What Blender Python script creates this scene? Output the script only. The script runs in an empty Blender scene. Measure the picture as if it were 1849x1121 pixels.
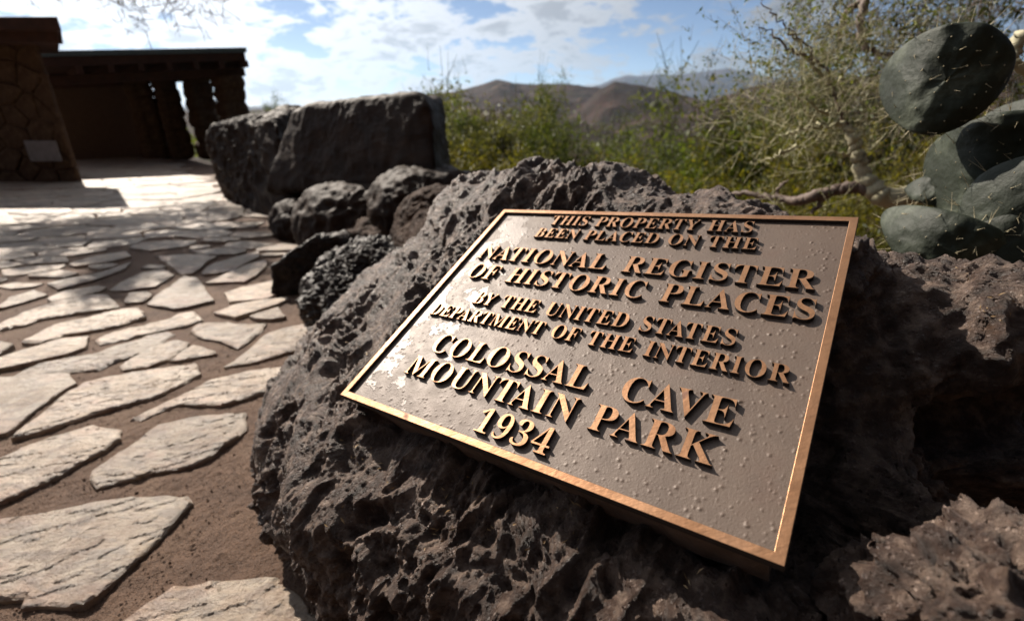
import bpy, math, random
import numpy as np
from mathutils import Vector, Matrix

# ------------------------------------------------------------------ camera, sky, sun, exposure
scene = bpy.context.scene
COL = scene.collection
R = math.radians
CH = 1.0                       # camera height above the paving at its feet
PITCH = R(22.5)
FPX = 892.0                    # focal length in pixels of the 1849 px wide photograph
SUN_AZ, SUN_EL = R(-41.0), R(36.0)      # azimuth from +Y towards +X

cam_d = bpy.data.cameras.new('camera')
cam = bpy.data.objects.new('camera', cam_d)
COL.objects.link(cam)
cam.location = (0, 0, CH)
cam.rotation_euler = (R(90) - PITCH, 0, 0)
cam_d.sensor_width = 36.0
cam_d.lens = FPX * 36.0 / 1849.0
cam_d.clip_start = 0.02
cam_d.clip_end = 60000
cam_d.dof.use_dof = True
cam_d.dof.focus_distance = 0.60
cam_d.dof.aperture_fstop = 4.0
scene.camera = cam

sun_dir = Vector((math.sin(SUN_AZ) * math.cos(SUN_EL), math.cos(SUN_AZ) * math.cos(SUN_EL), math.sin(SUN_EL)))
sd = bpy.data.lights.new('sun', 'SUN')
sd.energy = 5.0
sd.angle = R(0.5)
sd.color = (1.0, 0.90, 0.78)
sun = bpy.data.objects.new('sun', sd)
COL.objects.link(sun)
sun.rotation_euler = sun_dir.to_track_quat('Z', 'Y').to_euler()
sun.location = sun_dir * 30

scene.view_settings.view_transform = 'Standard'
scene.view_settings.look = 'None'
scene.view_settings.gamma = 1.0
scene.view_settings.exposure = 0.95
scene.view_settings.use_curve_mapping = False
scene.cycles.max_bounces = 5
scene.cycles.diffuse_bounces = 2
scene.cycles.glossy_bounces = 2
scene.cycles.transmission_bounces = 3
scene.cycles.volume_bounces = 1
scene.cycles.use_denoising = True

world = bpy.data.worlds.new('World')
scene.world = world
world.use_nodes = True


def build_sky():
    nt = world.node_tree
    nt.nodes.clear()
    N = nt.nodes.new
    L = nt.links.new
    out = N('ShaderNodeOutputWorld')
    bg = N('ShaderNodeBackground')
    bg.inputs['Strength'].default_value = 0.05
    sky = N('ShaderNodeTexSky')
    sky.sky_type = 'NISHITA'
    sky.sun_disc = False
    sky.sun_elevation = SUN_EL
    sky.sun_rotation = SUN_AZ
    sky.altitude = 1100
    sky.air_density = 0.55
    sky.dust_density = 0.5
    tc = N('ShaderNodeTexCoord')
    sep = N('ShaderNodeSeparateXYZ')
    L(tc.outputs['Generated'], sep.inputs[0])

    def m(op, a, b=None, clamp=False):
        n = N('ShaderNodeMath')
        n.operation = op
        n.use_clamp = clamp
        for i, v in enumerate((a, b)):
            if v is None:
                continue
            if isinstance(v, (int, float)):
                n.inputs[i].default_value = v
            else:
                L(v, n.inputs[i])
        return n.outputs[0]
    zc = m('MAXIMUM', sep.outputs['Z'], 0.0)
    den = m('ADD', zc, 0.30)
    cx = m('DIVIDE', sep.outputs['X'], den)
    cy = m('DIVIDE', sep.outputs['Y'], den)
    comb = N('ShaderNodeCombineXYZ')
    L(cx, comb.inputs[0])
    L(cy, comb.inputs[1])
    comb.inputs[2].default_value = 3.7
    n1 = N('ShaderNodeTexNoise')
    n1.inputs['Scale'].default_value = 4.2
    n1.inputs['Detail'].default_value = 9
    n1.inputs['Roughness'].default_value = 0.62
    n1.inputs['Distortion'].default_value = 0.25
    L(comb.outputs[0], n1.inputs['Vector'])
    # angle to the sun: forward scattering makes the clouds on its side white and the others grey
    dot = N('ShaderNodeVectorMath')
    dot.operation = 'DOT_PRODUCT'
    L(tc.outputs['Generated'], dot.inputs[0])
    dot.inputs[1].default_value = tuple(sun_dir)
    d01 = m('MULTIPLY', m('ADD', dot.outputs['Value'], 1.0), 0.5)
    fwd = m('POWER', d01, 5.0)
    cover = m('ADD', n1.outputs['Fac'], m('MULTIPLY', fwd, 0.12))
    ramp = N('ShaderNodeMapRange')
    ramp.interpolation_type = 'SMOOTHSTEP'
    L(cover, ramp.inputs['Value'])
    ramp.inputs['From Min'].default_value = 0.47
    ramp.inputs['From Max'].default_value = 0.56
    # thick middles of the clouds turn grey
    n2 = N('ShaderNodeMapRange')
    n2.interpolation_type = 'SMOOTHSTEP'
    L(cover, n2.inputs['Value'])
    n2.inputs['From Min'].default_value = 0.60
    n2.inputs['From Max'].default_value = 0.72
    n2.inputs['To Min'].default_value = 1.0
    n2.inputs['To Max'].default_value = 0.62
    lum = m('ADD', m('MULTIPLY', fwd, 18.5), 0.1)
    lum = m('MULTIPLY', lum, n2.outputs[0])
    ccol = N('ShaderNodeMix')
    ccol.data_type = 'RGBA'
    ccol.blend_type = 'MULTIPLY'
    ccol.inputs['Factor'].default_value = 1.0
    cc = N('ShaderNodeCombineColor')
    L(m('MULTIPLY', lum, 0.97), cc.inputs[0])
    L(m('MULTIPLY', lum, 0.985), cc.inputs[1])
    L(m('MULTIPLY', lum, 1.03), cc.inputs[2])
    mix = N('ShaderNodeMix')
    mix.data_type = 'RGBA'
    L(m('MULTIPLY', ramp.outputs[0], 0.92), mix.inputs['Factor'])
    L(sky.outputs[0], mix.inputs['A'])
    L(cc.outputs[0], mix.inputs['B'])
    L(mix.outputs['Result'], bg.inputs['Color'])
    L(bg.outputs[0], out.inputs['Surface'])


build_sky()

# ------------------------------------------------------------------ helpers
SP, CP = math.sin(PITCH), math.cos(PITCH)


def ray(px, py):
    x, y = (px - 924.5) / FPX, -(py - 560.5) / FPX
    return np.array([x, CP + y * SP, -SP + y * CP])


def at(px, py, dist):
    r = ray(px, py)
    return np.array([0, 0, CH]) + r / np.linalg.norm(r) * dist


def at_y(px, py, Y):
    r = ray(px, py)
    return np.array([0, 0, CH]) + r * (Y / r[1])


SLOPE = 0.03


def on_ground(px, py, lift=0.0):
    r = ray(px, py)
    k = (CH - lift) / (-r[2] - SLOPE * r[1])
    return np.array([0, 0, CH]) + r * k


def smooth(a, b, x):
    t = np.clip((x - a) / (b - a), 0, 1)
    return t * t * (3 - 2 * t)


def _hash(ix, iy, iz, s):
    h = (ix.astype(np.int64) * 374761393 + iy.astype(np.int64) * 668265263 + iz.astype(np.int64) * 2147483647 + s * 144665) & 0xFFFFFFFF
    h = ((h ^ (h >> 13)) * 1274126177) & 0xFFFFFFFF
    h = ((h ^ (h >> 15)) * 2246822519) & 0xFFFFFFFF
    return (h ^ (h >> 16)) & 0xFFFFFFFF


_G = np.random.RandomState(5).normal(size=(256, 3))
_G /= np.linalg.norm(_G, axis=1)[:, None]


def perlin(P, seed=0):
    P = np.asarray(P, float)
    I = np.floor(P).astype(np.int64)
    F = P - I
    U = F * F * F * (F * (F * 6 - 15) + 10)
    out = 0
    for dx in (0, 1):
        wx = U[:, 0] if dx else 1 - U[:, 0]
        for dy in (0, 1):
            wy = U[:, 1] if dy else 1 - U[:, 1]
            for dz in (0, 1):
                wz = U[:, 2] if dz else 1 - U[:, 2]
                g = _G[_hash(I[:, 0] + dx, I[:, 1] + dy, I[:, 2] + dz, seed) & 255]
                d = (F[:, 0] - dx) * g[:, 0] + (F[:, 1] - dy) * g[:, 1] + (F[:, 2] - dz) * g[:, 2]
                out = out + wx * wy * wz * d
    return out * 1.6


def fbm(P, octaves=4, seed=0, gain=0.5, lac=2.03):
    a, s = 1.0, 0.0
    P = np.asarray(P, float)
    for i in range(octaves):
        s = s + a * perlin(P, seed + i)
        P = P * lac + 17.3
        a *= gain
    return s


def ridged(P, octaves=3, seed=0):
    a, s = 1.0, 0.0
    for i in range(octaves):
        s = s + a * (1 - np.abs(perlin(P, seed + i)) * 2)
        P = P * 2.1 + 9.1
        a *= 0.5
    return s


def worley(P, seed=0):
    I = np.floor(P).astype(np.int64)
    best = np.full(len(P), 9.0)
    for dx in (-1, 0, 1):
        for dy in (-1, 0, 1):
            for dz in (-1, 0, 1):
                J = I + np.array([dx, dy, dz])
                h = _hash(J[:, 0], J[:, 1], J[:, 2], seed)
                ox = (h & 1023) / 1023.0
                oy = ((h >> 10) & 1023) / 1023.0
                oz = ((h >> 20) & 1023) / 1023.0
                d = (J[:, 0] + ox - P[:, 0]) ** 2 + (J[:, 1] + oy - P[:, 1]) ** 2 + (J[:, 2] + oz - P[:, 2]) ** 2
                best = np.minimum(best, d)
    return np.sqrt(best)


def mesh_np(name, V, F, smooth_shade=True):
    """V (n,3), F (m,4) or (m,3) numpy arrays -> mesh"""
    me = bpy.data.meshes.new(name)
    V = np.asarray(V, np.float32)
    F = np.asarray(F, np.int32)
    k = F.shape[1]
    me.vertices.add(len(V))
    me.vertices.foreach_set('co', V.ravel())
    me.loops.add(F.size)
    me.loops.foreach_set('vertex_index', F.ravel())
    me.polygons.add(len(F))
    me.polygons.foreach_set('loop_start', np.arange(0, F.size, k, dtype=np.int32))
    me.polygons.foreach_set('loop_total', np.full(len(F), k, np.int32))
    me.polygons.foreach_set('use_smooth', np.full(len(F), smooth_shade, bool))
    me.update(calc_edges=True)
    return me


def link(name, me, mat=None, parent=None, loc=None):
    o = bpy.data.objects.new(name, me)
    COL.objects.link(o)
    if mat is not None and me is not None and not me.materials:
        me.materials.append(mat)
    if parent is not None:
        o.parent = parent
    if loc is not None:
        o.location = loc
    return o


def tag(o, label=None, cat=None, group=None, kind=None):
    if label:
        o['label'] = label
    if cat:
        o['category'] = cat
    if group:
        o['group'] = group
    if kind:
        o['kind'] = kind
    return o


def empty(name, loc=(0, 0, 0), rz=0.0):
    o = bpy.data.objects.new(name, None)
    o.empty_display_size = 0.1
    o.location = loc
    o.rotation_euler.z = rz
    COL.objects.link(o)
    return o


def grid_faces(nu, nv, wrap_u=False):
    i = np.arange(nu if wrap_u else nu - 1)
    j = np.arange(nv - 1)
    I, J = np.meshgrid(i, j, indexing='ij')
    I2 = (I + 1) % nu
    a = I * nv + J
    b = I2 * nv + J
    c = I2 * nv + J + 1
    d = I * nv + J + 1
    return np.stack([a, b, c, d], -1).reshape(-1, 4)


def grid_normals(V, nu, nv, wrap_u=False):
    G = V.reshape(nu, nv, 3)
    if wrap_u:
        du = np.roll(G, -1, 0) - np.roll(G, 1, 0)
    else:
        du = np.gradient(G, axis=0)
    dv = np.gradient(G, axis=1)
    n = np.cross(du, dv)
    n /= np.linalg.norm(n, axis=2)[..., None] + 1e-12
    return n.reshape(-1, 3)


class MB:
    """collects tubes, boxes and quads into one mesh"""

    def __init__(self):
        self.v, self.f = [], []

    def box(self, lo, hi, M=None):
        b = len(self.v)
        for x in (lo[0], hi[0]):
            for y in (lo[1], hi[1]):
                for z in (lo[2], hi[2]):
                    p = Vector((x, y, z))
                    self.v.append(tuple(M @ p if M else p))
        for q in ((0, 1, 3, 2), (4, 6, 7, 5), (0, 4, 5, 1), (2, 3, 7, 6), (0, 2, 6, 4), (1, 5, 7, 3)):
            self.f.append([b + i for i in q])
        return self

    def prism(self, pts, z0, z1, M=None):
        """pts: list of (x,y) ; extruded along z"""
        b = len(self.v)
        n = len(pts)
        for z in (z0, z1):
            for p in pts:
                q = Vector((p[0], p[1], z))
                self.v.append(tuple(M @ q if M else q))
        self.f.append([b + i for i in reversed(range(n))])
        self.f.append([b + n + i for i in range(n)])
        for i in range(n):
            j = (i + 1) % n
            self.f.append([b + i, b + j, b + n + j, b + n + i])
        return self

    def tube(self, pts, rad, sides=6, cap=True):
        pts = [Vector(p) for p in pts]
        b = len(self.v)
        n = len(pts)
        prev = None
        for i, p in enumerate(pts):
            t = (pts[min(i + 1, n - 1)] - pts[max(i - 1, 0)])
            if t.length < 1e-9:
                t = Vector((0, 0, 1))
            t.normalize()
            if prev is None:
                a = Vector((0, 0, 1)) if abs(t.z) < 0.9 else Vector((1, 0, 0))
            else:
                a = prev
            x = (a - t * a.dot(t)).normalized()
            y = t.cross(x)
            prev = x
            r = rad[i] if hasattr(rad, '__len__') else rad
            for k in range(sides):
                an = 2 * math.pi * k / sides
                self.v.append(tuple(p + x * (r * math.cos(an)) + y * (r * math.sin(an))))
        for i in range(n - 1):
            for k in range(sides):
                k2 = (k + 1) % sides
                self.f.append([b + i * sides + k, b + i * sides + k2, b + (i + 1) * sides + k2, b + (i + 1) * sides + k])
        if cap and sides > 2:
            self.f.append([b + k for k in reversed(range(sides))])
            self.f.append([b + (n - 1) * sides + k for k in range(sides)])
        return self

    def build(self, name, mat, parent=None, smooth_shade=False, bevel=0.0, loc=None):
        me = bpy.data.meshes.new(name)
        me.from_pydata(self.v, [], self.f)
        if smooth_shade:
            me.polygons.foreach_set('use_smooth', [True] * len(me.polygons))
        me.update()
        o = link(name, me, mat, parent, loc)
        if bevel:
            md = o.modifiers.new('bevel', 'BEVEL')
            md.width = bevel
            md.segments = 2
            md.limit_method = 'ANGLE'
        return o


def tube_arrays(A, B, ra, rb, sides=3):
    """many straight tapered twigs at once: A,B (n,3)"""
    n = len(A)
    t = B - A
    t = t / (np.linalg.norm(t, axis=1)[:, None] + 1e-9)
    a = np.where(np.abs(t[:, 2:3]) < 0.9, np.array([[0, 0, 1.0]]), np.array([[1.0, 0, 0]]))
    x = np.cross(a, t)
    x /= np.linalg.norm(x, axis=1)[:, None] + 1e-9
    y = np.cross(t, x)
    V = np.zeros((n, 2, sides, 3))
    for k in range(sides):
        an = 2 * math.pi * k / sides
        o = x * math.cos(an) + y * math.sin(an)
        V[:, 0, k] = A + o * ra[:, None]
        V[:, 1, k] = B + o * rb[:, None]
    F = []
    base = np.arange(n) * 2 * sides
    for k in range(sides):
        k2 = (k + 1) % sides
        F.append(np.stack([base + k, base + k2, base + sides + k2, base + sides + k], -1))
    return V.reshape(-1, 3), np.concatenate(F)


def leaf_arrays(C, size, rs, aspect=0.45, droop=0.3):
    """many leaf quads: C (n,3) centres"""
    n = len(C)
    d = rs.normal(size=(n, 3))
    d[:, 2] -= droop
    d /= np.linalg.norm(d, axis=1)[:, None]
    e = rs.normal(size=(n, 3))
    e = np.cross(d, e)
    e /= np.linalg.norm(e, axis=1)[:, None] + 1e-9
    s = size * rs.uniform(0.6, 1.35, n)[:, None]
    tip, side = d * s, e * s * aspect * 0.5
    V = np.stack([C, C + tip * 0.45 + side, C + tip, C + tip * 0.45 - side], 1).reshape(-1, 3)
    F = np.arange(n * 4).reshape(-1, 4)
    return V, F


def join_arrays(parts):
    Vs, Fs, o = [], [], 0
    for V, F in parts:
        Vs.append(V)
        Fs.append(F + o)
        o += len(V)
    return np.concatenate(Vs), np.concatenate(Fs)


# ------------------------------------------------------------------ materials
class Mat:
    def __init__(self, name):
        self.m = bpy.data.materials.new(name)
        self.m.use_nodes = True
        self.nt = self.m.node_tree
        self.b = self.nt.nodes['Principled BSDF']
        self.out = self.nt.nodes['Material Output']
        tc = self.nt.nodes.new('ShaderNodeTexCoord')
        self.co = tc.outputs['Object']

    def n(self, t, **kw):
        nd = self.nt.nodes.new(t)
        for k, v in kw.items():
            setattr(nd, k, v)
        return nd

    def l(self, a, b):
        self.nt.links.new(a, b)

    def set(self, **kw):
        for k, v in kw.items():
            self.b.inputs[k.replace('_', ' ')].default_value = v
        return self

    def mapping(self, scale=(1, 1, 1), rot=(0, 0, 0), co=None):
        mp = self.n('ShaderNodeMapping')
        mp.inputs['Scale'].default_value = scale
        mp.inputs['Rotation'].default_value = rot
        self.l(co or self.co, mp.inputs['Vector'])
        return mp.outputs[0]

    def noise(self, scale, detail=5, rough=0.55, dist=0.0, co=None, fac=True):
        nd = self.n('ShaderNodeTexNoise')
        nd.inputs['Scale'].default_value = scale
        nd.inputs['Detail'].default_value = detail
        nd.inputs['Roughness'].default_value = rough
        nd.inputs['Distortion'].default_value = dist
        self.l(co or self.co, nd.inputs['Vector'])
        return nd.outputs['Fac'] if fac else nd.outputs['Color']

    def voro(self, scale, feature='F1', co=None, rnd=1.0):
        nd = self.n('ShaderNodeTexVoronoi', feature=feature)
        nd.inputs['Scale'].default_value = scale
        nd.inputs['Randomness'].default_value = rnd
        self.l(co or self.co, nd.inputs['Vector'])
        return nd.outputs['Distance']

    def ramp(self, src, stops, interp='LINEAR'):
        nd = self.n('ShaderNodeValToRGB')
        cr = nd.color_ramp
        cr.interpolation = interp
        while len(cr.elements) < len(stops):
            cr.elements.new(0.5)
        for e, (p, c) in zip(cr.elements, stops):
            e.position = p
            if not hasattr(c, '__len__'):
                c = (c, c, c)
            e.color = (*c, 1)
        self.l(src, nd.inputs['Fac'])
        return nd.outputs['Color']

    def range(self, src, a, b, c=0.0, d=1.0):
        nd = self.n('ShaderNodeMapRange')
        self.l(src, nd.inputs['Value'])
        for k, v in zip(('From Min', 'From Max', 'To Min', 'To Max'), (a, b, c, d)):
            nd.inputs[k].default_value = v
        return nd.outputs[0]

    def mix(self, fac, a, b, mode='MIX'):
        nd = self.n('ShaderNodeMix', data_type='RGBA', blend_type=mode)
        for key, v in (('Factor', fac), ('A', a), ('B', b)):
            s = nd.inputs[key]
            if isinstance(v, (int, float)):
                s.default_value = v
            elif isinstance(v, (tuple, list)):
                s.default_value = (*v, 1) if len(v) == 3 else v
            else:
                self.l(v, s)
        return nd.outputs['Result']

    def math(self, op, a, b=None):
        nd = self.n('ShaderNodeMath', operation=op)
        for i, v in enumerate((a, b)):
            if v is None:
                continue
            if isinstance(v, (int, float)):
                nd.inputs[i].default_value = v
            else:
                self.l(v, nd.inputs[i])
        return nd.outputs[0]

    def bump(self, height, dist, strength=1.0, prev=None):
        nd = self.n('ShaderNodeBump')
        nd.inputs['Strength'].default_value = strength
        nd.inputs['Distance'].default_value = dist
        self.l(height, nd.inputs['Height'])
        if prev is not None:
            self.l(prev, nd.inputs['Normal'])
        self.l(nd.outputs[0], self.b.inputs['Normal'])
        return nd.outputs[0]

    def color(self, s):
        if isinstance(s, (tuple, list)):
            self.b.inputs['Base Color'].default_value = (*s, 1)
        else:
            self.l(s, self.b.inputs['Base Color'])
        return self

    def objrand(self):
        return self.n('ShaderNodeObjectInfo').outputs['Random']


M = {}


def mat_lava():
    a = Mat('lava_rock')
    big = a.noise(7, 4)
    mid = a.noise(38, 6, 0.65)
    base = a.ramp(mid, [(0.25, (0.020, 0.012, 0.009)), (0.48, (0.095, 0.060, 0.046)), (0.66, (0.30, 0.215, 0.165))])
    rust = a.range(a.noise(11, 5, 0.6), 0.60, 0.72)
    c = a.mix(a.math('MULTIPLY', rust, 0.55), base, (0.17, 0.090, 0.045))
    dust = a.range(a.noise(19, 6, 0.6), 0.56, 0.70)
    c = a.mix(a.math('MULTIPLY', dust, 0.5), c, (0.22, 0.165, 0.135))
    c = a.mix(a.range(big, 0.35, 0.65, 0.0, 0.35), c, (0.045, 0.029, 0.022))
    a.color(c)
    a.set(Roughness=0.52)
    a.l(a.range(a.noise(90, 3), 0.3, 0.7, 0.30, 0.60), a.b.inputs['Roughness'])
    a.b.inputs['Specular IOR Level'].default_value = 0.4
    b = a.bump(a.noise(120, 10, 0.80), 0.013, 1.0)
    pit = a.range(a.voro(150), 0.0, 0.35, 0.0, 1.0)
    a.bump(pit, 0.003, 0.9, b)
    return a.m


def mat_boulder(name, c0, c1, c2, sc=1.0, gloss=0.75, bump=0.02):
    a = Mat(name)
    mid = a.noise(6 * sc, 8, 0.62, 0.3)
    c = a.ramp(mid, [(0.3, c0), (0.52, c1), (0.75, c2)])
    st = a.mapping((3 * sc, 3 * sc, 14 * sc))
    lay = a.noise(1.0, 5, 0.6, 0.4, co=st)
    c = a.mix(a.range(lay, 0.45, 0.7, 0, 0.5), c, c0)
    a.color(c)
    a.set(Roughness=gloss)
    a.b.inputs['Specular IOR Level'].default_value = 0.15
    b = a.bump(a.noise(9 * sc, 10, 0.65), bump, 1.0)
    a.bump(lay, bump * 0.8, 0.8, b)
    return a.m


def mat_flag():
    a = Mat('flagstone')
    r = a.objrand()
    wv2 = a.mapping((1, 2.2, 1), (0, 0, R(22)))
    wv = a.mapping((9, 26, 9), (0, 0, R(20)))
    n1 = a.noise(5.5, 7, 0.6, 0.6)
    n2 = a.noise(1.0, 6, 0.62, 0.8, co=wv)
    c = a.ramp(n1, [(0.28, (0.33, 0.225, 0.150)), (0.45, (0.50, 0.385, 0.285)), (0.6, (0.62, 0.52, 0.41)), (0.78, (0.46, 0.30, 0.20))])
    pink = a.range(a.noise(3.4, 5, 0.55, 0.6), 0.47, 0.62)
    c = a.mix(a.math('MULTIPLY', pink, 0.8), c, (0.44, 0.27, 0.20))
    gold = a.range(a.noise(6.0, 5, 0.6, 0.9), 0.54, 0.66)
    c = a.mix(a.math('MULTIPLY', gold, 0.5), c, (0.42, 0.27, 0.13))
    c = a.mix(a.range(n2, 0.46, 0.60, 0, 0.55), c, (0.24, 0.20, 0.175))
    tone = a.range(r, 0, 1, 0.66, 1.12)
    tn = a.n('ShaderNodeCombineColor')
    for i in range(3):
        a.l(tone, tn.inputs[i])
    c = a.mix(1.0, c, tn.outputs[0], 'MULTIPLY')
    # soil trodden into the surface
    dirt = a.range(a.noise(13, 10, 0.75), 0.53, 0.64)
    c = a.mix(a.math('MULTIPLY', dirt, 0.7), c, (0.15, 0.085, 0.050))
    a.color(c)
    a.l(a.range(n1, 0.3, 0.7, 0.30, 0.50), a.b.inputs['Roughness'])
    a.b.inputs['Specular IOR Level'].default_value = 0.6
    # thin layers that have flaked off, cracks, grain
    st = a.n('ShaderNodeMath', operation='SNAP')
    a.l(a.noise(3.6, 6, 0.55, 0.5, co=wv2), st.inputs[0])
    st.inputs[1].default_value = 0.05
    b = a.bump(st.outputs[0], 0.13, 1.0)
    crn = a.n('ShaderNodeVectorMath', operation='ADD')
    a.l(a.mapping((1, 2.4, 1), (0, 0, R(25))), crn.inputs[0])
    a.l(a.noise(9, 5, 0.6, fac=False), crn.inputs[1])
    cr = a.range(a.voro(1.6, 'DISTANCE_TO_EDGE', co=crn.outputs[0]), 0.0, 0.012)
    b = a.bump(cr, 0.006, 0.8, b)
    b = a.bump(n2, 0.030, 1.0, b)
    b = a.bump(a.noise(38, 8, 0.7), 0.012, 1.0, b)
    a.bump(a.noise(150, 7, 0.75), 0.006, 1.0, b)
    return a.m


def mat_soil(name='soil', tint=1.0):
    a = Mat(name)
    n1 = a.noise(5, 6, 0.6)
    n2 = a.noise(160, 4, 0.7)
    c = a.ramp(n1, [(0.3, (0.090 * tint, 0.042 * tint, 0.020 * tint)), (0.5, (0.150 * tint, 0.078 * tint, 0.042 * tint)), (0.72, (0.205 * tint, 0.122 * tint, 0.073 * tint))])
    c = a.mix(a.range(n2, 0.35, 0.7, 0.0, 0.6), c, (0.075, 0.048, 0.035))
    g = a.range(a.voro(230), 0.10, 0.25, 1.0, 0.0)
    c = a.mix(a.math('MULTIPLY', g, 0.35), c, (0.36, 0.27, 0.21))
    a.color(c)
    a.set(Roughness=0.85)
    b = a.bump(a.noise(50, 10, 0.75), 0.022, 1.0)
    a.bump(a.range(a.voro(180), 0.0, 0.5), 0.004, 1.0, b)
    return a.m


def mat_land():
    a = Mat('land')
    n1 = a.noise(0.012, 8, 0.62)
    n2 = a.noise(0.11, 6, 0.7)
    c = a.ramp(n1, [(0.30, (0.011, 0.007, 0.004)), (0.5, (0.028, 0.014, 0.010)), (0.70, (0.056, 0.027, 0.019))])
    sp = a.range(n2, 0.50, 0.60)
    c = a.mix(a.math('MULTIPLY', sp, 0.75), c, (0.018, 0.020, 0.008))
    wash = a.range(a.noise(0.006, 3, 0.5, 1.2), 0.60, 0.63)
    c = a.mix(a.math('MULTIPLY', wash, 0.5), c, (0.12, 0.08, 0.052))
    a.color(c)
    a.set(Roughness=0.95)
    a.b.inputs['Specular IOR Level'].default_value = 0.1
    b = a.bump(n2, 4.0, 0.9)
    return a.m


def mat_leaf(name, c0, c1, trans=0.5):
    a = Mat(name)
    c = a.mix(a.range(a.noise(2.3, 3), 0.35, 0.65), c0, c1)
    a.color(c)
    a.set(Roughness=0.55)
    a.b.inputs['Specular IOR Level'].default_value = 0.3
    tr = a.n('ShaderNodeBsdfTranslucent')
    a.l(a.mix(1.0, c, (1.35, 1.25, 0.55), 'MULTIPLY'), tr.inputs['Color'])
    mx = a.n('ShaderNodeMixShader')
    mx.inputs[0].default_value = trans
    a.l(a.b.outputs[0], mx.inputs[1])
    a.l(tr.outputs[0], mx.inputs[2])
    a.l(mx.outputs[0], a.out.inputs['Surface'])
    return a.m


def mat_bark(name, c0, c1, sc=30):
    a = Mat(name)
    n = a.noise(sc, 6, 0.65)
    a.color(a.ramp(n, [(0.35, c0), (0.65, c1)]))
    a.set(Roughness=0.7)
    a.bump(n, 0.006, 1.0)
    return a.m


def mat_flat(name, c, rough=0.7, var=0.3, sc=20, bump=0.002, metal=0.0):
    a = Mat(name)
    n = a.noise(sc, 6, 0.6)
    a.color(a.mix(a.range(n, 0.35, 0.65), tuple(x * (1 - var) for x in c), c))
    a.set(Roughness=rough, Metallic=metal)
    a.bump(n, bump, 0.7)
    return a.m


def mat_bronze_face():
    a = Mat('polished_bronze')
    geo = a.n('ShaderNodeNewGeometry')
    a.co = geo.outputs['Position']
    n = a.noise(14, 5, 0.6)
    st = a.noise(1.0, 4, 0.6, co=a.mapping((60, 260, 60), (0, 0, R(20))))
    c = a.ramp(n, [(0.3, (0.20, 0.098, 0.048)), (0.55, (0.26, 0.138, 0.072)), (0.8, (0.30, 0.168, 0.095))])
    spot = a.range(a.noise(22, 3, 0.5, 0.4), 0.68, 0.72)
    c = a.mix(a.math('MULTIPLY', spot, 0.8), c, (0.12, 0.065, 0.05))
    pat = a.range(a.noise(6, 5, 0.65), 0.56, 0.75)
    c = a.mix(a.math('MULTIPLY', pat, 0.45), c, (0.30, 0.165, 0.10))
    a.color(c)
    a.set(Metallic=0.75)
    a.l(a.math('ADD', a.range(st, 0.3, 0.7, 0.40, 0.54), a.math('MULTIPLY', spot, 0.15)), a.b.inputs['Roughness'])
    b = a.bump(st, 0.0004, 0.6)
    a.bump(a.noise(60, 5), 0.0012, 0.6, b)
    return a.m


def mat_bronze_plate():
    a = Mat('patinated_bronze')
    n = a.noise(9, 6, 0.6)
    n2 = a.noise(45, 6, 0.65)
    c = a.ramp(n, [(0.3, (0.072, 0.045, 0.031)), (0.55, (0.100, 0.068, 0.049)), (0.75, (0.090, 0.053, 0.037))])
    c = a.mix(a.range(n2, 0.4, 0.65, 0, 0.35), c, (0.070, 0.048, 0.036))
    # paler, glossier islands with a torn outline, denser towards the left edge
    sep = a.n('ShaderNodeSeparateXYZ')
    a.l(a.co, sep.inputs[0])
    edge = a.range(sep.outputs['X'], 0.0, 0.26, 0.20, -0.14)
    isl = a.range(a.math('ADD', a.noise(13, 8, 0.62, 0.3), edge), 0.615, 0.635)
    c = a.mix(a.math('MULTIPLY', isl, 0.5), c, (0.18, 0.15, 0.132))
    a.color(c)
    a.set(Metallic=0.12)
    rr = a.math('SUBTRACT', a.range(n2, 0.3, 0.7, 0.50, 0.62), a.math('MULTIPLY', isl, 0.11))
    a.l(rr, a.b.inputs['Roughness'])
    a.b.inputs['Specular IOR Level'].default_value = 0.5
    b = a.bump(isl, 0.0004, 0.8)
    b = a.bump(a.noise(420, 5, 0.6), 0.00045, 0.8, b)
    return a.m


def mat_cactus():
    a = Mat('cactus_skin')
    n = a.noise(9, 5, 0.6)
    c = a.ramp(n, [(0.3, (0.010, 0.013, 0.008)), (0.55, (0.022, 0.028, 0.018)), (0.8, (0.12, 0.135, 0.10))])
    a.color(c)
    a.set(Roughness=0.62)
    a.b.inputs['Specular IOR Level'].default_value = 0.25
    a.bump(a.noise(35, 6), 0.006, 0.8)
    return a.m


M['lava'] = mat_lava()
M['boulder'] = mat_boulder('brown_boulder', (0.010, 0.0042, 0.0018), (0.022, 0.0105, 0.005), (0.040, 0.022, 0.012), 1.0, 0.65, 0.012)
M['wallrock'] = mat_boulder('wall_rock', (0.014, 0.005, 0.002), (0.032, 0.013, 0.005), (0.046, 0.023, 0.011), 2.0, 0.8)
M['darkrock'] = mat_boulder('dark_rock', (0.010, 0.007, 0.005), (0.022, 0.015, 0.012), (0.050, 0.037, 0.030), 3.5, 0.40, 0.012)
M['flag'] = mat_flag()
M['soil'] = mat_soil()
M['land'] = mat_land()
M['plate'] = mat_bronze_plate()
M['bronze'] = mat_bronze_face()
M['patina'] = mat_flat('dark_patina', (0.022, 0.015, 0.012), 0.8, 0.3, 60, 0.0005)
M['mortar'] = mat_flat('mortar', (0.13, 0.085, 0.06), 0.9, 0.4, 25, 0.01)
M['cactus'] = mat_cactus()
M['spine'] = mat_flat('spine', (0.42, 0.36, 0.22), 0.6, 0.3, 40)
M['wood'] = mat_flat('dark_timber', (0.060, 0.022, 0.012), 0.7, 0.5, 6)
M['fascia'] = mat_flat('metal_roof_edge', (0.10, 0.15, 0.16), 0.5, 0.3, 3)
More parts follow.
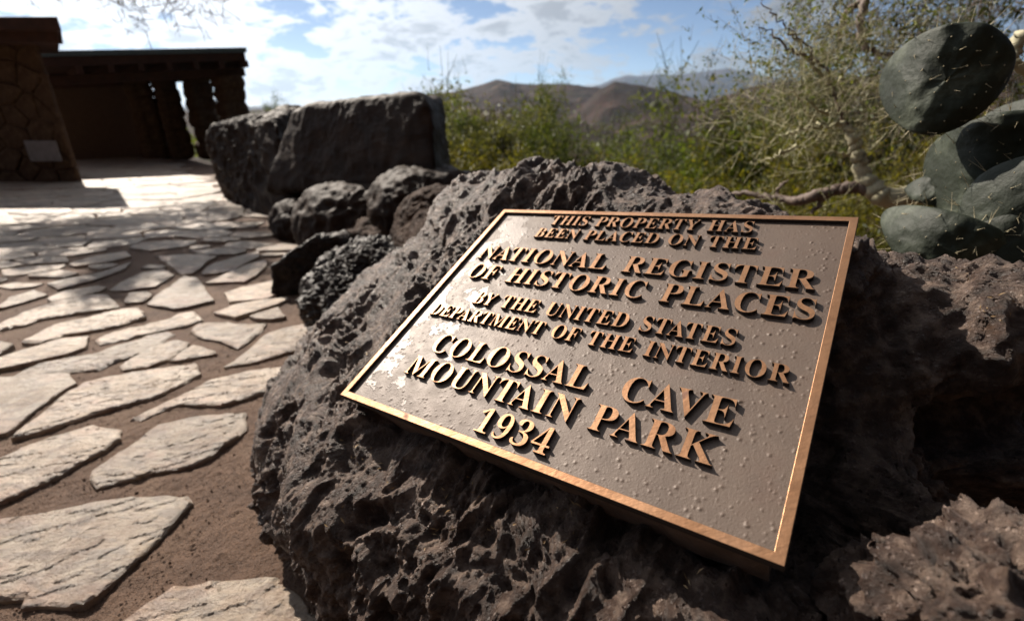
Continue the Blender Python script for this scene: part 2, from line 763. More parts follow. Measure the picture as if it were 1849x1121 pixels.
M['facestone'] = mat_boulder('facing_stone', (0.055, 0.032, 0.020), (0.10, 0.064, 0.040), (0.16, 0.115, 0.075), 2.0, 0.85)
M['sign'] = mat_flat('weathered_sign', (0.24, 0.235, 0.25), 0.5, 0.3, 8)
M['leaf_green'] = mat_leaf('creosote_leaf', (0.055, 0.085, 0.018), (0.095, 0.115, 0.022))
M['leaf_yellow'] = mat_leaf('yellow_green_leaf', (0.105, 0.120, 0.016), (0.165, 0.140, 0.020))
M['leaf_grey'] = mat_leaf('grey_green_leaf', (0.075, 0.085, 0.035), (0.11, 0.115, 0.045))
M['leaf_dark'] = mat_leaf('dark_leaf', (0.030, 0.042, 0.012), (0.055, 0.062, 0.018), 0.4)
M['bark'] = mat_bark('brown_bark', (0.075, 0.048, 0.036), (0.14, 0.095, 0.07))
M['palebark'] = mat_bark('palo_verde_bark', (0.26, 0.24, 0.14), (0.42, 0.38, 0.26), 14)
M['twig'] = mat_bark('pale_twig', (0.24, 0.23, 0.12), (0.40, 0.36, 0.22), 14)
M['straw'] = mat_flat('dry_straw', (0.33, 0.22, 0.11), 0.7, 0.3, 40)
M['grass'] = mat_leaf('grass_blade', (0.10, 0.12, 0.03), (0.22, 0.19, 0.08), 0.4)
# ------------------------------------------------------------------ terrain
EDGE_P, EDGE_N = np.array([-1.98, 4.49]), np.array([0.77, 0.64])

PXY = lambda X, Y: (X, Y)


def az_of(px, py=170):
    r = ray(px, py)
    return math.atan2(r[0], r[1])


def el_of(px, py):
    r = ray(px, py)
    return math.atan2(r[2], math.hypot(r[0], r[1]))


RIDGES = []
for pts, r0, wn, wf, g in (
    # (crest outline, distance, fall-off towards the viewer and away, gully depth)
    ([(-900, 205), (200, 200), (560, 196), (700, 180), (780, 168), (820, 164), (850, 156), (898, 143), (930, 149), (960, 151), (1010, 150), (1060, 153), (1120, 162), (1200, 176), (1260, 186), (1500, 190), (1900, 180), (2600, 200)], 2300, 800, 900, 0.5),
    ([(850, 300), (980, 238), (1035, 206), (1062, 180), (1085, 158), (1110, 146), (1135, 151), (1165, 154), (1200, 162), (1228, 168), (1270, 180), (1330, 196), (1450, 230), (1700, 260)], 1500, 420, 500, 0.7),
    ([(1150, 300), (1230, 190), (1290, 176), (1340, 160), (1400, 146), (1500, 138), (1650, 130), (1900, 120), (2600, 160)], 1900, 500, 700, 0.6),
    ([(700, 200), (900, 198), (1000, 208), (1060, 222), (1110, 238), (1160, 262), (1230, 300)], 620, 260, 160, 0.4),
    ([(1050, 300), (1130, 225), (1190, 208), (1250, 205), (1330, 212), (1500, 235), (1700, 260)], 900, 260, 200, 0.3),
    ([(-900, 200), (900, 190), (1000, 172), (1050, 160), (1085, 151), (1110, 140), (1135, 134), (1160, 137), (1190, 133), (1215, 136), (1250, 129), (1285, 127), (1312, 121), (1345, 127), (1400, 138), (1500, 150), (1700, 165), (2600, 190)], 13000, 2600, 3000, 0.5),
):
    az = np.array([az_of(*p) for p in pts])
    el = np.array([el_of(*p) for p in pts])
    RIDGES.append((az, CH + r0 * np.tan(el), r0, wn, wf, g))


def land_height(X, Y):
    r = np.hypot(X, Y)
    a = np.arctan2(X, Y)
    d = (X - EDGE_P[0]) * EDGE_N[0] + (Y - EDGE_P[1]) * EDGE_N[1]
    plateau = -SLOPE * np.clip(Y, -6, 40)
    dd = np.clip(d - 1.1, 0, None)
    drop = -0.34 * np.minimum(dd, 34) - 0.055 * np.clip(dd - 34, 0, 700) - 0.004 * np.clip(dd - 734, 0, 8000)
    behind = smooth(4, -8, Y)
    z = plateau + drop * (1 - behind)
    # unseen slope added behind the viewer to block skylight, continuing round to the right
    up = np.clip(-(Y + 2.5) + 0.45 * np.clip(X - 2, 0, 80), 0, 60) * smooth(9.0, -3.0, Y - 0.10 * X)
    z = z + up * 0.85
    P = np.stack([X, Y, np.zeros_like(X)], -1)
    z = z + fbm(P / 9.0, 3, 31) * 0.5 * smooth(2.5, 12, dd) + fbm(P / 60.0, 4, 41) * 5 * smooth(30, 160, dd)
    gul = 1 - np.clip(ridged(P / 260.0, 4, 51) * 0.55, 0, 1)
    gul2 = 1 - np.clip(ridged(P / 1100.0, 4, 57) * 0.55, 0, 1)
    for az, zc, r0, wn, wf, g in RIDGES:
        cz = np.interp(a, az, zc, left=zc[0], right=zc[-1])
        t = (r - r0)
        w = np.where(t < 0, wn, wf)
        prof = np.exp(-(t / w) ** 2)
        gg = gul2 if r0 > 5000 else gul
        off = np.clip(np.abs(t) / w, 0, 1)
        base = -60.0
        h = base + (cz - base) * prof * (1 - g * gg * (0.12 + 0.9 * off))
        z = np.maximum(z, np.where(prof > 0.02, h, -1e4))
    return z


def build_land():
    na, nr = 620, 330
    az = np.concatenate([np.linspace(-math.pi, -0.95, 50, endpoint=False), np.linspace(-0.95, 0.95, na - 100), np.linspace(0.95, math.pi, 52)[1:-1]])
    na = len(az)
    rr = np.concatenate([np.geomspace(0.3, 40, 90, endpoint=False), np.geomspace(40, 500, 60, endpoint=False), np.linspace(500, 3400, 120, endpoint=False), np.geomspace(3400, 16800, nr - 270)])
    A, RR = np.meshgrid(az, rr, indexing='ij')
    X, Y = (np.sin(A) * RR).ravel(), (np.cos(A) * RR).ravel()
    Z = land_height(X, Y) - 0.05 * smooth(60, 10, np.hypot(X, Y))
    V = np.stack([X, Y, Z], -1)
    F = grid_faces(na, len(rr), wrap_u=True)[:, ::-1]
    o = link('ground', mesh_np('ground', V, F), M['land'])
    tag(o, 'dry brown slope and valley floor with dark scrub hills beyond', 'ground', kind='structure')


build_land()


def gz(x, y):
    return -SLOPE * y


def build_path():
    xs = np.concatenate([-np.geomspace(14.0, 1.9, 60, endpoint=False), np.arange(-1.9, 0.3, 0.0065), np.linspace(0.3, 2.6, 40)])
    ys = np.concatenate([np.linspace(-2.5, 0.45, 30, endpoint=False), np.arange(0.45, 2.1, 0.0065), np.geomspace(2.1, 19, 150)])
    X, Y = np.meshgrid(xs, ys, indexing='ij')
    X, Y = X.ravel(), Y.ravel()
    P = np.stack([X, Y, np.zeros_like(X)], -1)
    near = smooth(3.2, 1.8, Y)
    Z = -SLOPE * Y + fbm(P * 3.0, 3, 3) * 0.006 + near * (fbm(P * 14, 4, 7) * 0.0045 + fbm(P * 60, 3, 9, 0.6) * 0.0028)
    d = (X - EDGE_P[0]) * EDGE_N[0] + (Y - EDGE_P[1]) * EDGE_N[1]
    Z = Z - 0.4 * np.clip(d - 1.0, 0, 20)
    # soil banked up against the foot of the plaque boulder
    Z = Z + 0.02 * np.exp(-(((X + 0.45) / 0.25) ** 2 + ((Y - 1.15) / 0.5) ** 2))
    F = grid_faces(len(xs), len(ys))
    o = link('path', mesh_np('path', np.stack([X, Y, Z], -1), F), M['soil'])
    tag(o, 'reddish brown soil path laid with irregular pale flagstones', 'path', kind='structure')
    return o


PATH = build_path()

# ------------------------------------------------------------------ flagstones
random.seed(11)
rs = np.random.RandomState(4)


def z5(*p):
    return [(x / 2.803, 340 + y / 2.803) for x, y in p]


def z6(*p):
    return [(x / 2.6625, 700 + y / 2.6625) for x, y in p]


TRACED = [
    z6((-260, 640), (0, 622), (100, 610), (200, 595), (380, 560), (520, 537), (660, 524), (800, 515), (860, 522), (905, 515), (925, 545), (860, 610), (780, 700), (700, 780), (560, 905), (460, 1000), (400, 1040), (240, 1042), (90, 1050), (110, 1005), (0, 1015), (-300, 1040)),
    z6((480, 1250), (580, 1121), (700, 1030), (830, 945), (1000, 920), (1200, 905), (1330, 900), (1450, 1000), (1500, 1060), (1610, 1121), (1640, 1250)),
    z6((425, 435), (440, 400), (560, 310), (660, 240), (760, 170), (870, 145), (1000, 122), (1100, 118), (1185, 115), (1185, 195), (1100, 260), (1020, 320), (930, 365), (850, 390), (740, 405), (650, 430), (540, 455), (460, 478)),
    z6((-260, 440), (0, 335), (150, 270), (300, 220), (440, 165), (510, 180), (585, 190), (580, 240), (500, 300), (400, 350), (290, 410), (180, 470), (80, 515), (0, 545), (-240, 640)),
    [(18, 790), (40, 770), (60, 755), (100, 722), (152, 690), (190, 679), (228, 672), (290, 662), (353, 654), (363, 672), (318, 696), (272, 718), (200, 735), (143, 755), (80, 775)],
    [(233, 756), (262, 740), (300, 722), (378, 688), (446, 670), (490, 662), (526, 657), (526, 684), (505, 695), (474, 707), (430, 722), (398, 730), (330, 728), (290, 740), (255, 757)],
    z5((1130, 900), (1220, 840), (1290, 780), (1350, 735), (1430, 705), (1500, 690), (1640, 665), (1640, 690), (1600, 735), (1560, 765), (1480, 820), (1340, 860), (1220, 885)),
    z5((965, 720), (1000, 685), (1160, 675), (1260, 685), (1350, 680), (1330, 715), (1280, 750), (1200, 805), (1120, 770), (1000, 745)),
    z5((600, 890), (670, 850), (750, 810), (840, 780), (900, 765), (960, 780), (920, 820), (850, 860), (740, 900), (620, 915)),
    z5((850, 868), (920, 815), (975, 785), (1090, 815), (1095, 830), (960, 855)),
    z5((40, 955), (120, 915), (200, 890), (480, 830), (560, 800), (640, 775), (750, 738), (850, 720), (885, 730), (800, 790), (720, 825), (620, 860), (500, 910), (300, 930), (120, 955)),
    z5((480, 765), (580, 720), (720, 690), (850, 660), (900, 632), (980, 620), (1030, 660), (940, 690), (800, 720), (640, 762), (500, 785)),
    z5((105, 775), (180, 730), (280, 690), (450, 650), (560, 615), (700, 600), (740, 650), (600, 690), (450, 715), (330, 742), (200, 780)),
    z5((-60, 705), (0, 680), (120, 620), (230, 588), (350, 560), (440, 538), (540, 535), (605, 595), (420, 625), (240, 650), (120, 685), (0, 710)),
    z5((-120, 890), (0, 856), (200, 798), (310, 762), (450, 748), (430, 805), (340, 838), (250, 860), (120, 890), (0, 915), (-150, 950)),
    z5((740, 585), (800, 535), (860, 500), (930, 440), (995, 450), (1040, 510), (1085, 565), (1000, 585), (940, 600), (880, 610)),
    z5((790, 343), (900, 336), (1000, 335), (1100, 345), (1050, 370), (1010, 405), (970, 432), (920, 436), (860, 390)),
    z5((550, 515), (600, 480), (640, 460), (720, 425), (830, 405), (880, 435), (840, 465), (790, 495), (640, 515)),
    z5((630, 580), (650, 530), (740, 520), (770, 540), (720, 575)),
    z5((1130, 530), (1220, 500), (1340, 475), (1440, 455), (1545, 448), (1500, 500), (1420, 528), (1350, 558), (1260, 565), (1160, 575)),
    z5((1080, 630), (1180, 590), (1310, 568), (1450, 552), (1460, 560), (1400, 590), (1330, 610), (1190, 655)),
    z5((1260, 648), (1330, 625), (1410, 600), (1450, 650), (1370, 664), (1300, 662)),
    z5((1020, 425), (1080, 380), (1200, 345), (1310, 318), (1315, 345), (1250, 380), (1180, 418), (1030, 435)),
    z5((1040, 480), (1150, 430), (1250, 385), (1340, 362), (1350, 390), (1300, 440), (1240, 475)),
    z5((345, 385), (480, 342), (560, 330), (640, 320), (665, 345), (560, 370), (380, 395)),
    z5((235, 480), (330, 458), (460, 435), (560, 405), (660, 372), (640, 400), (560, 432), (465, 465), (290, 510)),
    z5((235, 560), (320, 525), (500, 498), (540, 505), (480, 532), (400, 555), (260, 575)),
    z5((650, 300), (720, 272), (860, 266), (1000, 265), (960, 292), (860, 305), (760, 315)),
    z5((-60, 610), (0, 585), (40, 550), (170, 512), (240, 535), (120, 572), (20, 600)),
    [(-60, 690), (0, 680), (60, 675), (125, 672), (138, 690), (95, 716), (50, 748), (10, 782), (-80, 800)],
]


def jag(poly, amp, step, rnd):
    """subdivide an outline and make it uneven like split stone"""
    out = []
    n = len(poly)
    for i in range(n):
        a, b = np.array(poly[i]), np.array(poly[(i + 1) % n])
        L = np.linalg.norm(b - a)
        k = max(1, int(L / step))
        nrm = np.array([-(b - a)[1], (b - a)[0]]) / (L + 1e-9)
        for j in range(k):
            t = j / k
            off = 0 if j == 0 else rnd.uniform(-amp, amp)
            out.append(tuple(a + (b - a) * t + nrm * off))
    return out


def poly_area(p):
    p = np.array(p)
    x, y = p[:, 0], p[:, 1]
    return 0.5 * float(np.sum(x * np.roll(y, -1) - y * np.roll(x, -1)))


def inset(poly, d):
    p = np.array(poly)
    n = len(p)
    out = []
    for i in range(n):
        a, b, c = p[i - 1], p[i], p[(i + 1) % n]
        n1 = np.array([-(b - a)[1], (b - a)[0]])
        n1 /= np.linalg.norm(n1) + 1e-9
        n2 = np.array([-(c - b)[1], (c - b)[0]])
        n2 /= np.linalg.norm(n2) + 1e-9
        m = n1 + n2
        l = np.linalg.norm(m)
        m = m / l if l > 0.3 else n1
        out.append(tuple(b + m * d))
    return out


def slab_mesh(name, poly, thick, chamfer, base=0.03, relief=0.0, rnd=random):
    """a flat stone: rim walls, a worn chamfer and a top face that is slightly uneven"""
    if poly_area(poly) < 0:
        poly = poly[::-1]
    c = np.mean(np.array(poly), 0)
    p = [tuple(np.array(q) - c) for q in poly]
    p2 = inset(p, chamfer)
    p3 = inset(p, chamfer * 3.0)
    n = len(p)
    V, F = [], []
    h = [thick + rnd.uniform(-relief, relief) for _ in range(n)]
    h = [(h[i - 1] + h[i] + h[(i + 1) % n]) / 3 for i in range(n)]
    for q in p:
        V.append((q[0], q[1], -base))
    for q, z in zip(p, h):
        V.append((q[0], q[1], z - chamfer * 1.1))
    for q, z in zip(p2, h):
        V.append((q[0], q[1], z))
    for q, z in zip(p3, h):
        V.append((q[0], q[1], thick * 0.5 + z * 0.5 + 0.0006))
    for k in range(3):
        for i in range(n):
            j = (i + 1) % n
            F.append([k * n + i, k * n + j, (k + 1) * n + j, (k + 1) * n + i])
    F.append([3 * n + i for i in range(n)])
    me = bpy.data.meshes.new(name)
    me.from_pydata(V, [], F)
    me.update()
    return me, c


def relief_slab(name, poly, thick, step, seed, base=0.03):
    """a near stone whose split layers and grain are modelled in its top face"""
    from mathutils.geometry import delaunay_2d_cdt
    if poly_area(poly) < 0:
        poly = poly[::-1]
    c = np.mean(np.array(poly), 0)
    p = np.array([np.array(q) - c for q in poly])
    lo, hi = p.min(0), p.max(0)
    xs, ys = np.arange(lo[0], hi[0], step), np.arange(lo[1], hi[1], step)
    rs_ = np.random.RandomState(seed)
    X, Y = np.meshgrid(xs, ys, indexing='ij')
    Q = np.stack([X.ravel(), Y.ravel()], -1) + rs_.uniform(-0.25, 0.25, (X.size, 2)) * step
    # inside test and distance to the outline, vectorised
    a, b = p, np.roll(p, -1, 0)
    ins = np.zeros(len(Q), bool)
    dist = np.full(len(Q), 9.0)
    for (x1, y1), (x2, y2) in zip(a, b):
        cr = ((y1 > Q[:, 1]) != (y2 > Q[:, 1])) & (Q[:, 0] < (x2 - x1) * (Q[:, 1] - y1) / (y2 - y1 + 1e-12) + x1)
        ins ^= cr
        d = np.array([x2 - x1, y2 - y1])
        t = np.clip(((Q - (x1, y1)) @ d) / (d @ d + 1e-12), 0, 1)
        dist = np.minimum(dist, np.hypot(Q[:, 0] - x1 - d[0] * t, Q[:, 1] - y1 - d[1] * t))
    keep = ins & (dist > step * 0.6)
    Q = Q[keep]
    n = len(p)
    co = [Vector(v) for v in p] + [Vector(v) for v in Q]
    vo, eo, fo, _, _, _ = delaunay_2d_cdt(co, [(i, (i + 1) % n) for i in range(n)], [], 1, 1e-7)
    V2 = np.array([(v.x, v.y) for v in vo])
    dist = np.full(len(V2), 9.0)
    for (x1, y1), (x2, y2) in zip(a, b):
        d = np.array([x2 - x1, y2 - y1])
        t = np.clip(((V2 - (x1, y1)) @ d) / (d @ d + 1e-12), 0, 1)
        dist = np.minimum(dist, np.hypot(V2[:, 0] - x1 - d[0] * t, V2[:, 1] - y1 - d[1] * t))
    ca, sa = math.cos(R(28)), math.sin(R(28))
    W = np.stack([V2[:, 0] * ca + V2[:, 1] * sa, -V2[:, 0] * sa + V2[:, 1] * ca, np.full(len(V2), seed * 1.7)], -1)
    S = W * np.array([2.6, 7.5, 1.0])
    t = fbm(S, 4, seed, 0.55) * 2.2 + np.exp(-dist / 0.03) * -0.7
    f = np.floor(t)
    lay = f + smooth(0.0, 0.07, t - f)
    Z = thick + lay * 0.0036 + fbm(W * np.array([30, 80, 1]), 3, seed + 5, 0.6) * 0.0009 + fbm(W * 120, 2, seed + 6) * 0.0006
    Z = Z - 0.0055 * np.exp(-dist / 0.0035)
    bound = {}
    Vt = [(x, y, z) for (x, y), z in zip(V2, Z)]
    F = [list(q) for q in fo]
    cnt = {}
    for q in F:
        for i in range(len(q)):
            e = (q[i], q[(i + 1) % len(q)])
            cnt[e] = 1
    rim = [e for e in cnt if (e[1], e[0]) not in cnt]
    low = {}
    for e in rim:
        for v in e:
            if v not in low:
                low[v] = len(Vt)
                Vt.append((V2[v][0], V2[v][1], -base))
    for x, y in rim:
        F.append([y, x, low[x], low[y]])
    me = bpy.data.meshes.new(name)
    me.from_pydata(Vt, [], F)
    me.update()
    return me, c


def in_poly(pt, poly):
    x, y = pt
    inside = False
    n = len(poly)
    for i in range(n):
        x1, y1 = poly[i]
        x2, y2 = poly[i - 1]
        if (y1 > y) != (y2 > y) and x < (x2 - x1) * (y - y1) / (y2 - y1 + 1e-12) + x1:
            inside = not inside
    return inside


def poly_dist(pt, poly):
    p = np.array(poly)
    q = np.roll(p, -1, 0)
    d = q - p
    t = np.clip(((np.array(pt) - p) * d).sum(1) / ((d * d).sum(1) + 1e-12), 0, 1)
    return float(np.min(np.linalg.norm(p + d * t[:, None] - np.array(pt), axis=1)))


def voronoi_cells(S, reach, aniso=(1, 1), bound=9):
    """convex cells of the seeds S (clipped against their neighbours)"""
    S = np.array(S)
    T = S * np.array(aniso)
    out = []
    for i in range(len(S)):
        d = np.linalg.norm(T - T[i], axis=1)
        nb = np.argsort(d)[1:26]
        nb = [j for j in nb if d[j] < reach * 3]
        poly = [T[i] + np.array(v) * reach for v in ((-1, -1), (1, -1), (1, 1), (-1, 1))]
        for j in nb:
            mid, nr = (T[i] + T[j]) / 2, T[j] - T[i]
            new = []
            for k in range(len(poly)):
                a, b = poly[k - 1], poly[k]
                da, db = (a - mid) @ nr, (b - mid) @ nr
                if (da <= 0) != (db <= 0):
                    new.append(a + (b - a) * (da / (da - db)))
                if db <= 0:
                    new.append(b)
            poly = new
            if len(poly) < 3:
                break
        if len(poly) >= 3:
            out.append((S[i], [tuple(np.array(p) / np.array(aniso)) for p in poly]))
    return out


def clean(poly, eps=0.03):
    out = []
    for p in poly:
        if not out or np.hypot(p[0] - out[-1][0], p[1] - out[-1][1]) > eps:
            out.append(p)
    if len(out) > 2 and np.hypot(out[0][0] - out[-1][0], out[0][1] - out[-1][1]) < eps:
        out.pop()
    return out


traced_xy = []
for k, px in enumerate(TRACED):
    pts = [on_ground(x, y, 0.016) for x, y in px]
    dist = float(np.mean([p[1] for p in pts]))
    poly = [(p[0], p[1]) for p in pts]
    traced_xy.append(poly)
    fine = jag(poly, 0.0045 + 0.002 * dist * 0.5, 0.018 + 0.012 * dist, random)
    if k < 14:
        me, c = relief_slab('flagstone', fine, 0.017, 0.005 if k < 6 else 0.009, k + 3)
    else:
        me, c = slab_mesh('flagstone', fine, 0.016 + random.uniform(-0.002, 0.006), 0.0028, relief=0.004)
    o = link('flagstone', me, M['flag'], PATH, (c[0], c[1], gz(c[0], c[1])))
    o.rotation_euler = (math.atan(-SLOPE), 0, 0)

seeds = []
t = 0
while t < 40000 and len(seeds) < 760:
    t += 1
    y = random.uniform(-0.2, 15.5)
    x = random.uniform(-13.5, 0.0)
    if x > -0.32 * y - 0.1 or x < -1.45 * y - 1.6:
        continue
    s = 0.20 + 0.018 * y
    if all((x - a) ** 2 * 0.6 + (y - b) ** 2 * 1.5 > (s * 0.9) ** 2 for a, b in seeds):
        seeds.append((x, y))
extra = [tuple(np.mean(np.array(p), 0)) for p in traced_xy]
cells = voronoi_cells(seeds, 0.75, (0.8, 1.25))
fars = []
for sd_, poly in cells:
    x, y = sd_
    d = (x - EDGE_P[0]) * EDGE_N[0] + (y - EDGE_P[1]) * EDGE_N[1]
    if d > (0.25 if y > 5.5 else -0.25) or (y < 2.0 and x > -0.9):
        continue
    poly = inset(clean(poly), random.uniform(0.007, 0.015))
    if len(poly) < 3 or poly_area(poly) < 0.02:
        continue
    ok = False
    near_tp = [tp for tp in traced_xy if poly_dist(sd_, tp) < 0.9 or in_poly(sd_, tp)]
    for sc_ in (1.0, 0.88, 0.76, 0.64, 0.52, 0.42):
        ctr = np.array(sd_)
        q_ = [tuple(ctr + (np.array(v) - ctr) * sc_) for v in poly]
        if not any(in_poly(sd_, tp) or any(in_poly(v, tp) for v in q_) or any(in_poly(v, q_) for v in tp) or min(poly_dist(v, tp) for v in q_) < 0.006 for tp in near_tp):
            ok = True
            break
    if not ok or abs(poly_area(q_)) < 0.008 or (sc_ < 1 and y < 1.6):
        continue
    poly = q_
    fars.append((math.hypot(x, y), poly))
fars.sort(key=lambda e: e[0])
rest_v, rest_f = [], []
for k, (dist, poly) in enumerate(fars):
    fine = jag(poly, 0.014, 0.06 + 0.015 * dist, random)
    th = 0.016 + random.uniform(-0.004, 0.010)
    me, c = slab_mesh('flagstone', fine, th, 0.004, relief=0.004)
    if k < 300 - len(TRACED):
        o = link('flagstone', me, M['flag'], PATH, (c[0], c[1], gz(c[0], c[1])))
        o.rotation_euler = (math.atan(-SLOPE), 0, 0)
    else:
        b = len(rest_v)
        rest_v += [(v.co.x + c[0], v.co.y + c[1], v.co.z + gz(0, v.co.y + c[1])) for v in me.vertices]
        rest_f += [[b + i for i in p.vertices] for p in me.polygons]
        bpy.data.meshes.remove(me)
if rest_v:
    me = bpy.data.meshes.new('far_flagstones')
    me.from_pydata(rest_v, [], rest_f)
    me.update()
    tag(link('far_flagstones', me, M['flag'], PATH), kind='stuff')

# ------------------------------------------------------------------ boulders


def star_rock(name, C, pts, axis, nu, nv, mat, disp, soft=0.16, polar=math.pi, parent=None, clamp=None):
    """closed rock: radius over direction interpolated through control points, then roughened along its normal"""
    C = np.array(C, float)
    D = np.array([np.array(p) - C for p in pts])
    r = np.linalg.norm(D, axis=1)
    D = D / r[:, None]
    K = np.sqrt(((D[:, None] - D[None]) ** 2).sum(-1) + soft ** 2)
    n = len(pts)
    A = np.zeros((n + 1, n + 1))
    A[:n, :n] = K - 0.0004 * np.eye(n)
    A[:n, n] = A[n, :n] = 1
    w = np.linalg.solve(A, np.concatenate([r, [0]]))
    ax = np.array(axis, float)
    ax /= np.linalg.norm(ax)
    e1 = np.cross(ax, [0.3, 1, 0.1])
    e1 /= np.linalg.norm(e1)
    e2 = np.cross(ax, e1)
    th = np.linspace(0, 2 * math.pi, nu, endpoint=False)
    ph = np.linspace(0.0005, polar - 0.0005, nv)
    T, Ph = np.meshgrid(th, ph, indexing='ij')
    T, Ph = T.ravel(), Ph.ravel()
    U = (np.cos(T) * np.sin(Ph))[:, None] * e1 + (np.sin(T) * np.sin(Ph))[:, None] * e2 + np.cos(Ph)[:, None] * ax
    rad = np.zeros(len(U))
    for s in range(0, len(U), 60000):
        u = U[s:s + 60000]
        d2 = np.clip(2 - 2 * u @ D.T, 0, None)
        rad[s:s + 60000] = np.sqrt(d2 + soft ** 2) @ w[:n] + w[n]
    rad = np.clip(rad, 0.3 * r.min(), 1.6 * r.max())
    V = C + U * rad[:, None]
    N = grid_normals(V, nu, nv, True)
    sgn = np.sign(np.mean(np.sum(N * U, 1)))
    N *= sgn
    V = V + N * disp(V)[:, None]
    if clamp is not None:
        V = clamp(V)
    # finer relief along the normal of the roughened surface leans over and makes small overhangs
    F = grid_faces(nu, nv, True)
    if sgn < 0:
        F = F[:, ::-1]
    loc = np.array([C[0], C[1], min(V[:, 2])])
    o = link(name, mesh_np(name, V - loc, F), mat, parent, tuple(loc))
    return o


# the plaque's plane (world, camera height included)
PA = np.array([0.80475, -0.58582, 0.09587])
PB = np.array([0.49891, 0.75497, 0.42563])
PO = np.array([-0.26508, 0.65406, CH - 0.41092])
PN = np.cross(PA, PB)
PW, PH = 0.610, 0.4978


def pl(u, v, n=0.0):
    return PO + PA * u + PB * v + PN * n


def lava_disp(V):
    Q = V - 0.40 * (V @ PB)[:, None] * PB          # features run up the slope
    warp = fbm(Q * 12, 2, 77)[:, None] * np.array([0.02, 0.016, 0.02])
    Q = Q + warp
    lump = fbm(Q * 5.5, 2, 101) * 0.026 + fbm(Q * 13, 2, 103) * 0.015
    rmask = smooth(-0.35, 0.35, fbm(V * 5, 2, 12))
    m2 = smooth(-0.3, 0.3, fbm(V * 8, 2, 19))
    sharp = (ridged(Q * 19, 4, 111) - 1.0) * 0.014 * (0.45 + 0.8 * rmask)
    big = np.clip(1 - worley(Q * 12, 17) / 0.50, 0, 1) ** 0.7
    pits = np.clip(1 - worley(Q * 30, 7) / 0.42, 0, 1) ** 0.7
    p2 = np.clip(1 - worley(Q * 66, 9) / 0.40, 0, 1) ** 0.8
    fine = fbm(V * 80, 3, 31, 0.6) * (0.0012 + 0.0022 * m2)
    # the lower right is broken into knobs and holes
    kn = smooth(0.18, 0.36, V[:, 0] - 0.35 * (V[:, 1] - 0.5)) * smooth(0.60, 0.38, V[:, 1])
    lump = lump * (1 - 0.6 * kn) + kn * (fbm(V * 15 + 4.0, 3, 303) * 0.034 + ridged(V * 26, 2, 311) * 0.010 - 0.010)
    return lump + sharp - big * 0.022 * (0.3 + rmask) - pits * 0.013 * (0.25 + m2) - p2 * 0.0045 * (0.3 + rmask) + fine


def keep_under_plaque(V):
    d = V - PO
    u, v, n = d @ PA, d @ PB, d @ PN
    inside = smooth(-0.030, 0.006, u) * smooth(PW + 0.012, PW - 0.006, u) * smooth(-0.012, 0.008, v) * smooth(PH + 0.035, PH - 0.004, v)
    lim = -0.026 * inside + (1 - inside) * 9
    low = np.minimum(n, np.where(inside > 0.02, -0.026 + 0.05 * (1 - inside), 9))
    return V + PN * (low - n)[:, None]


FN = PN * math.cos(R(7)) - PB * math.sin(R(7))      # the front falls away a little steeper than the plaque


def front(px, py, off=0.0):
    r = ray(px, py)
    o_ = np.array([0, 0, CH])
    q = pl(0.0, 0.0, -0.042 + off)
    return o_ + r * (((q - o_) @ FN) / (r @ FN))


def back(px, py, d, more=0.16, down=0.16):
    p = at(px, py, d + more)
    p[2] -= down
    return p


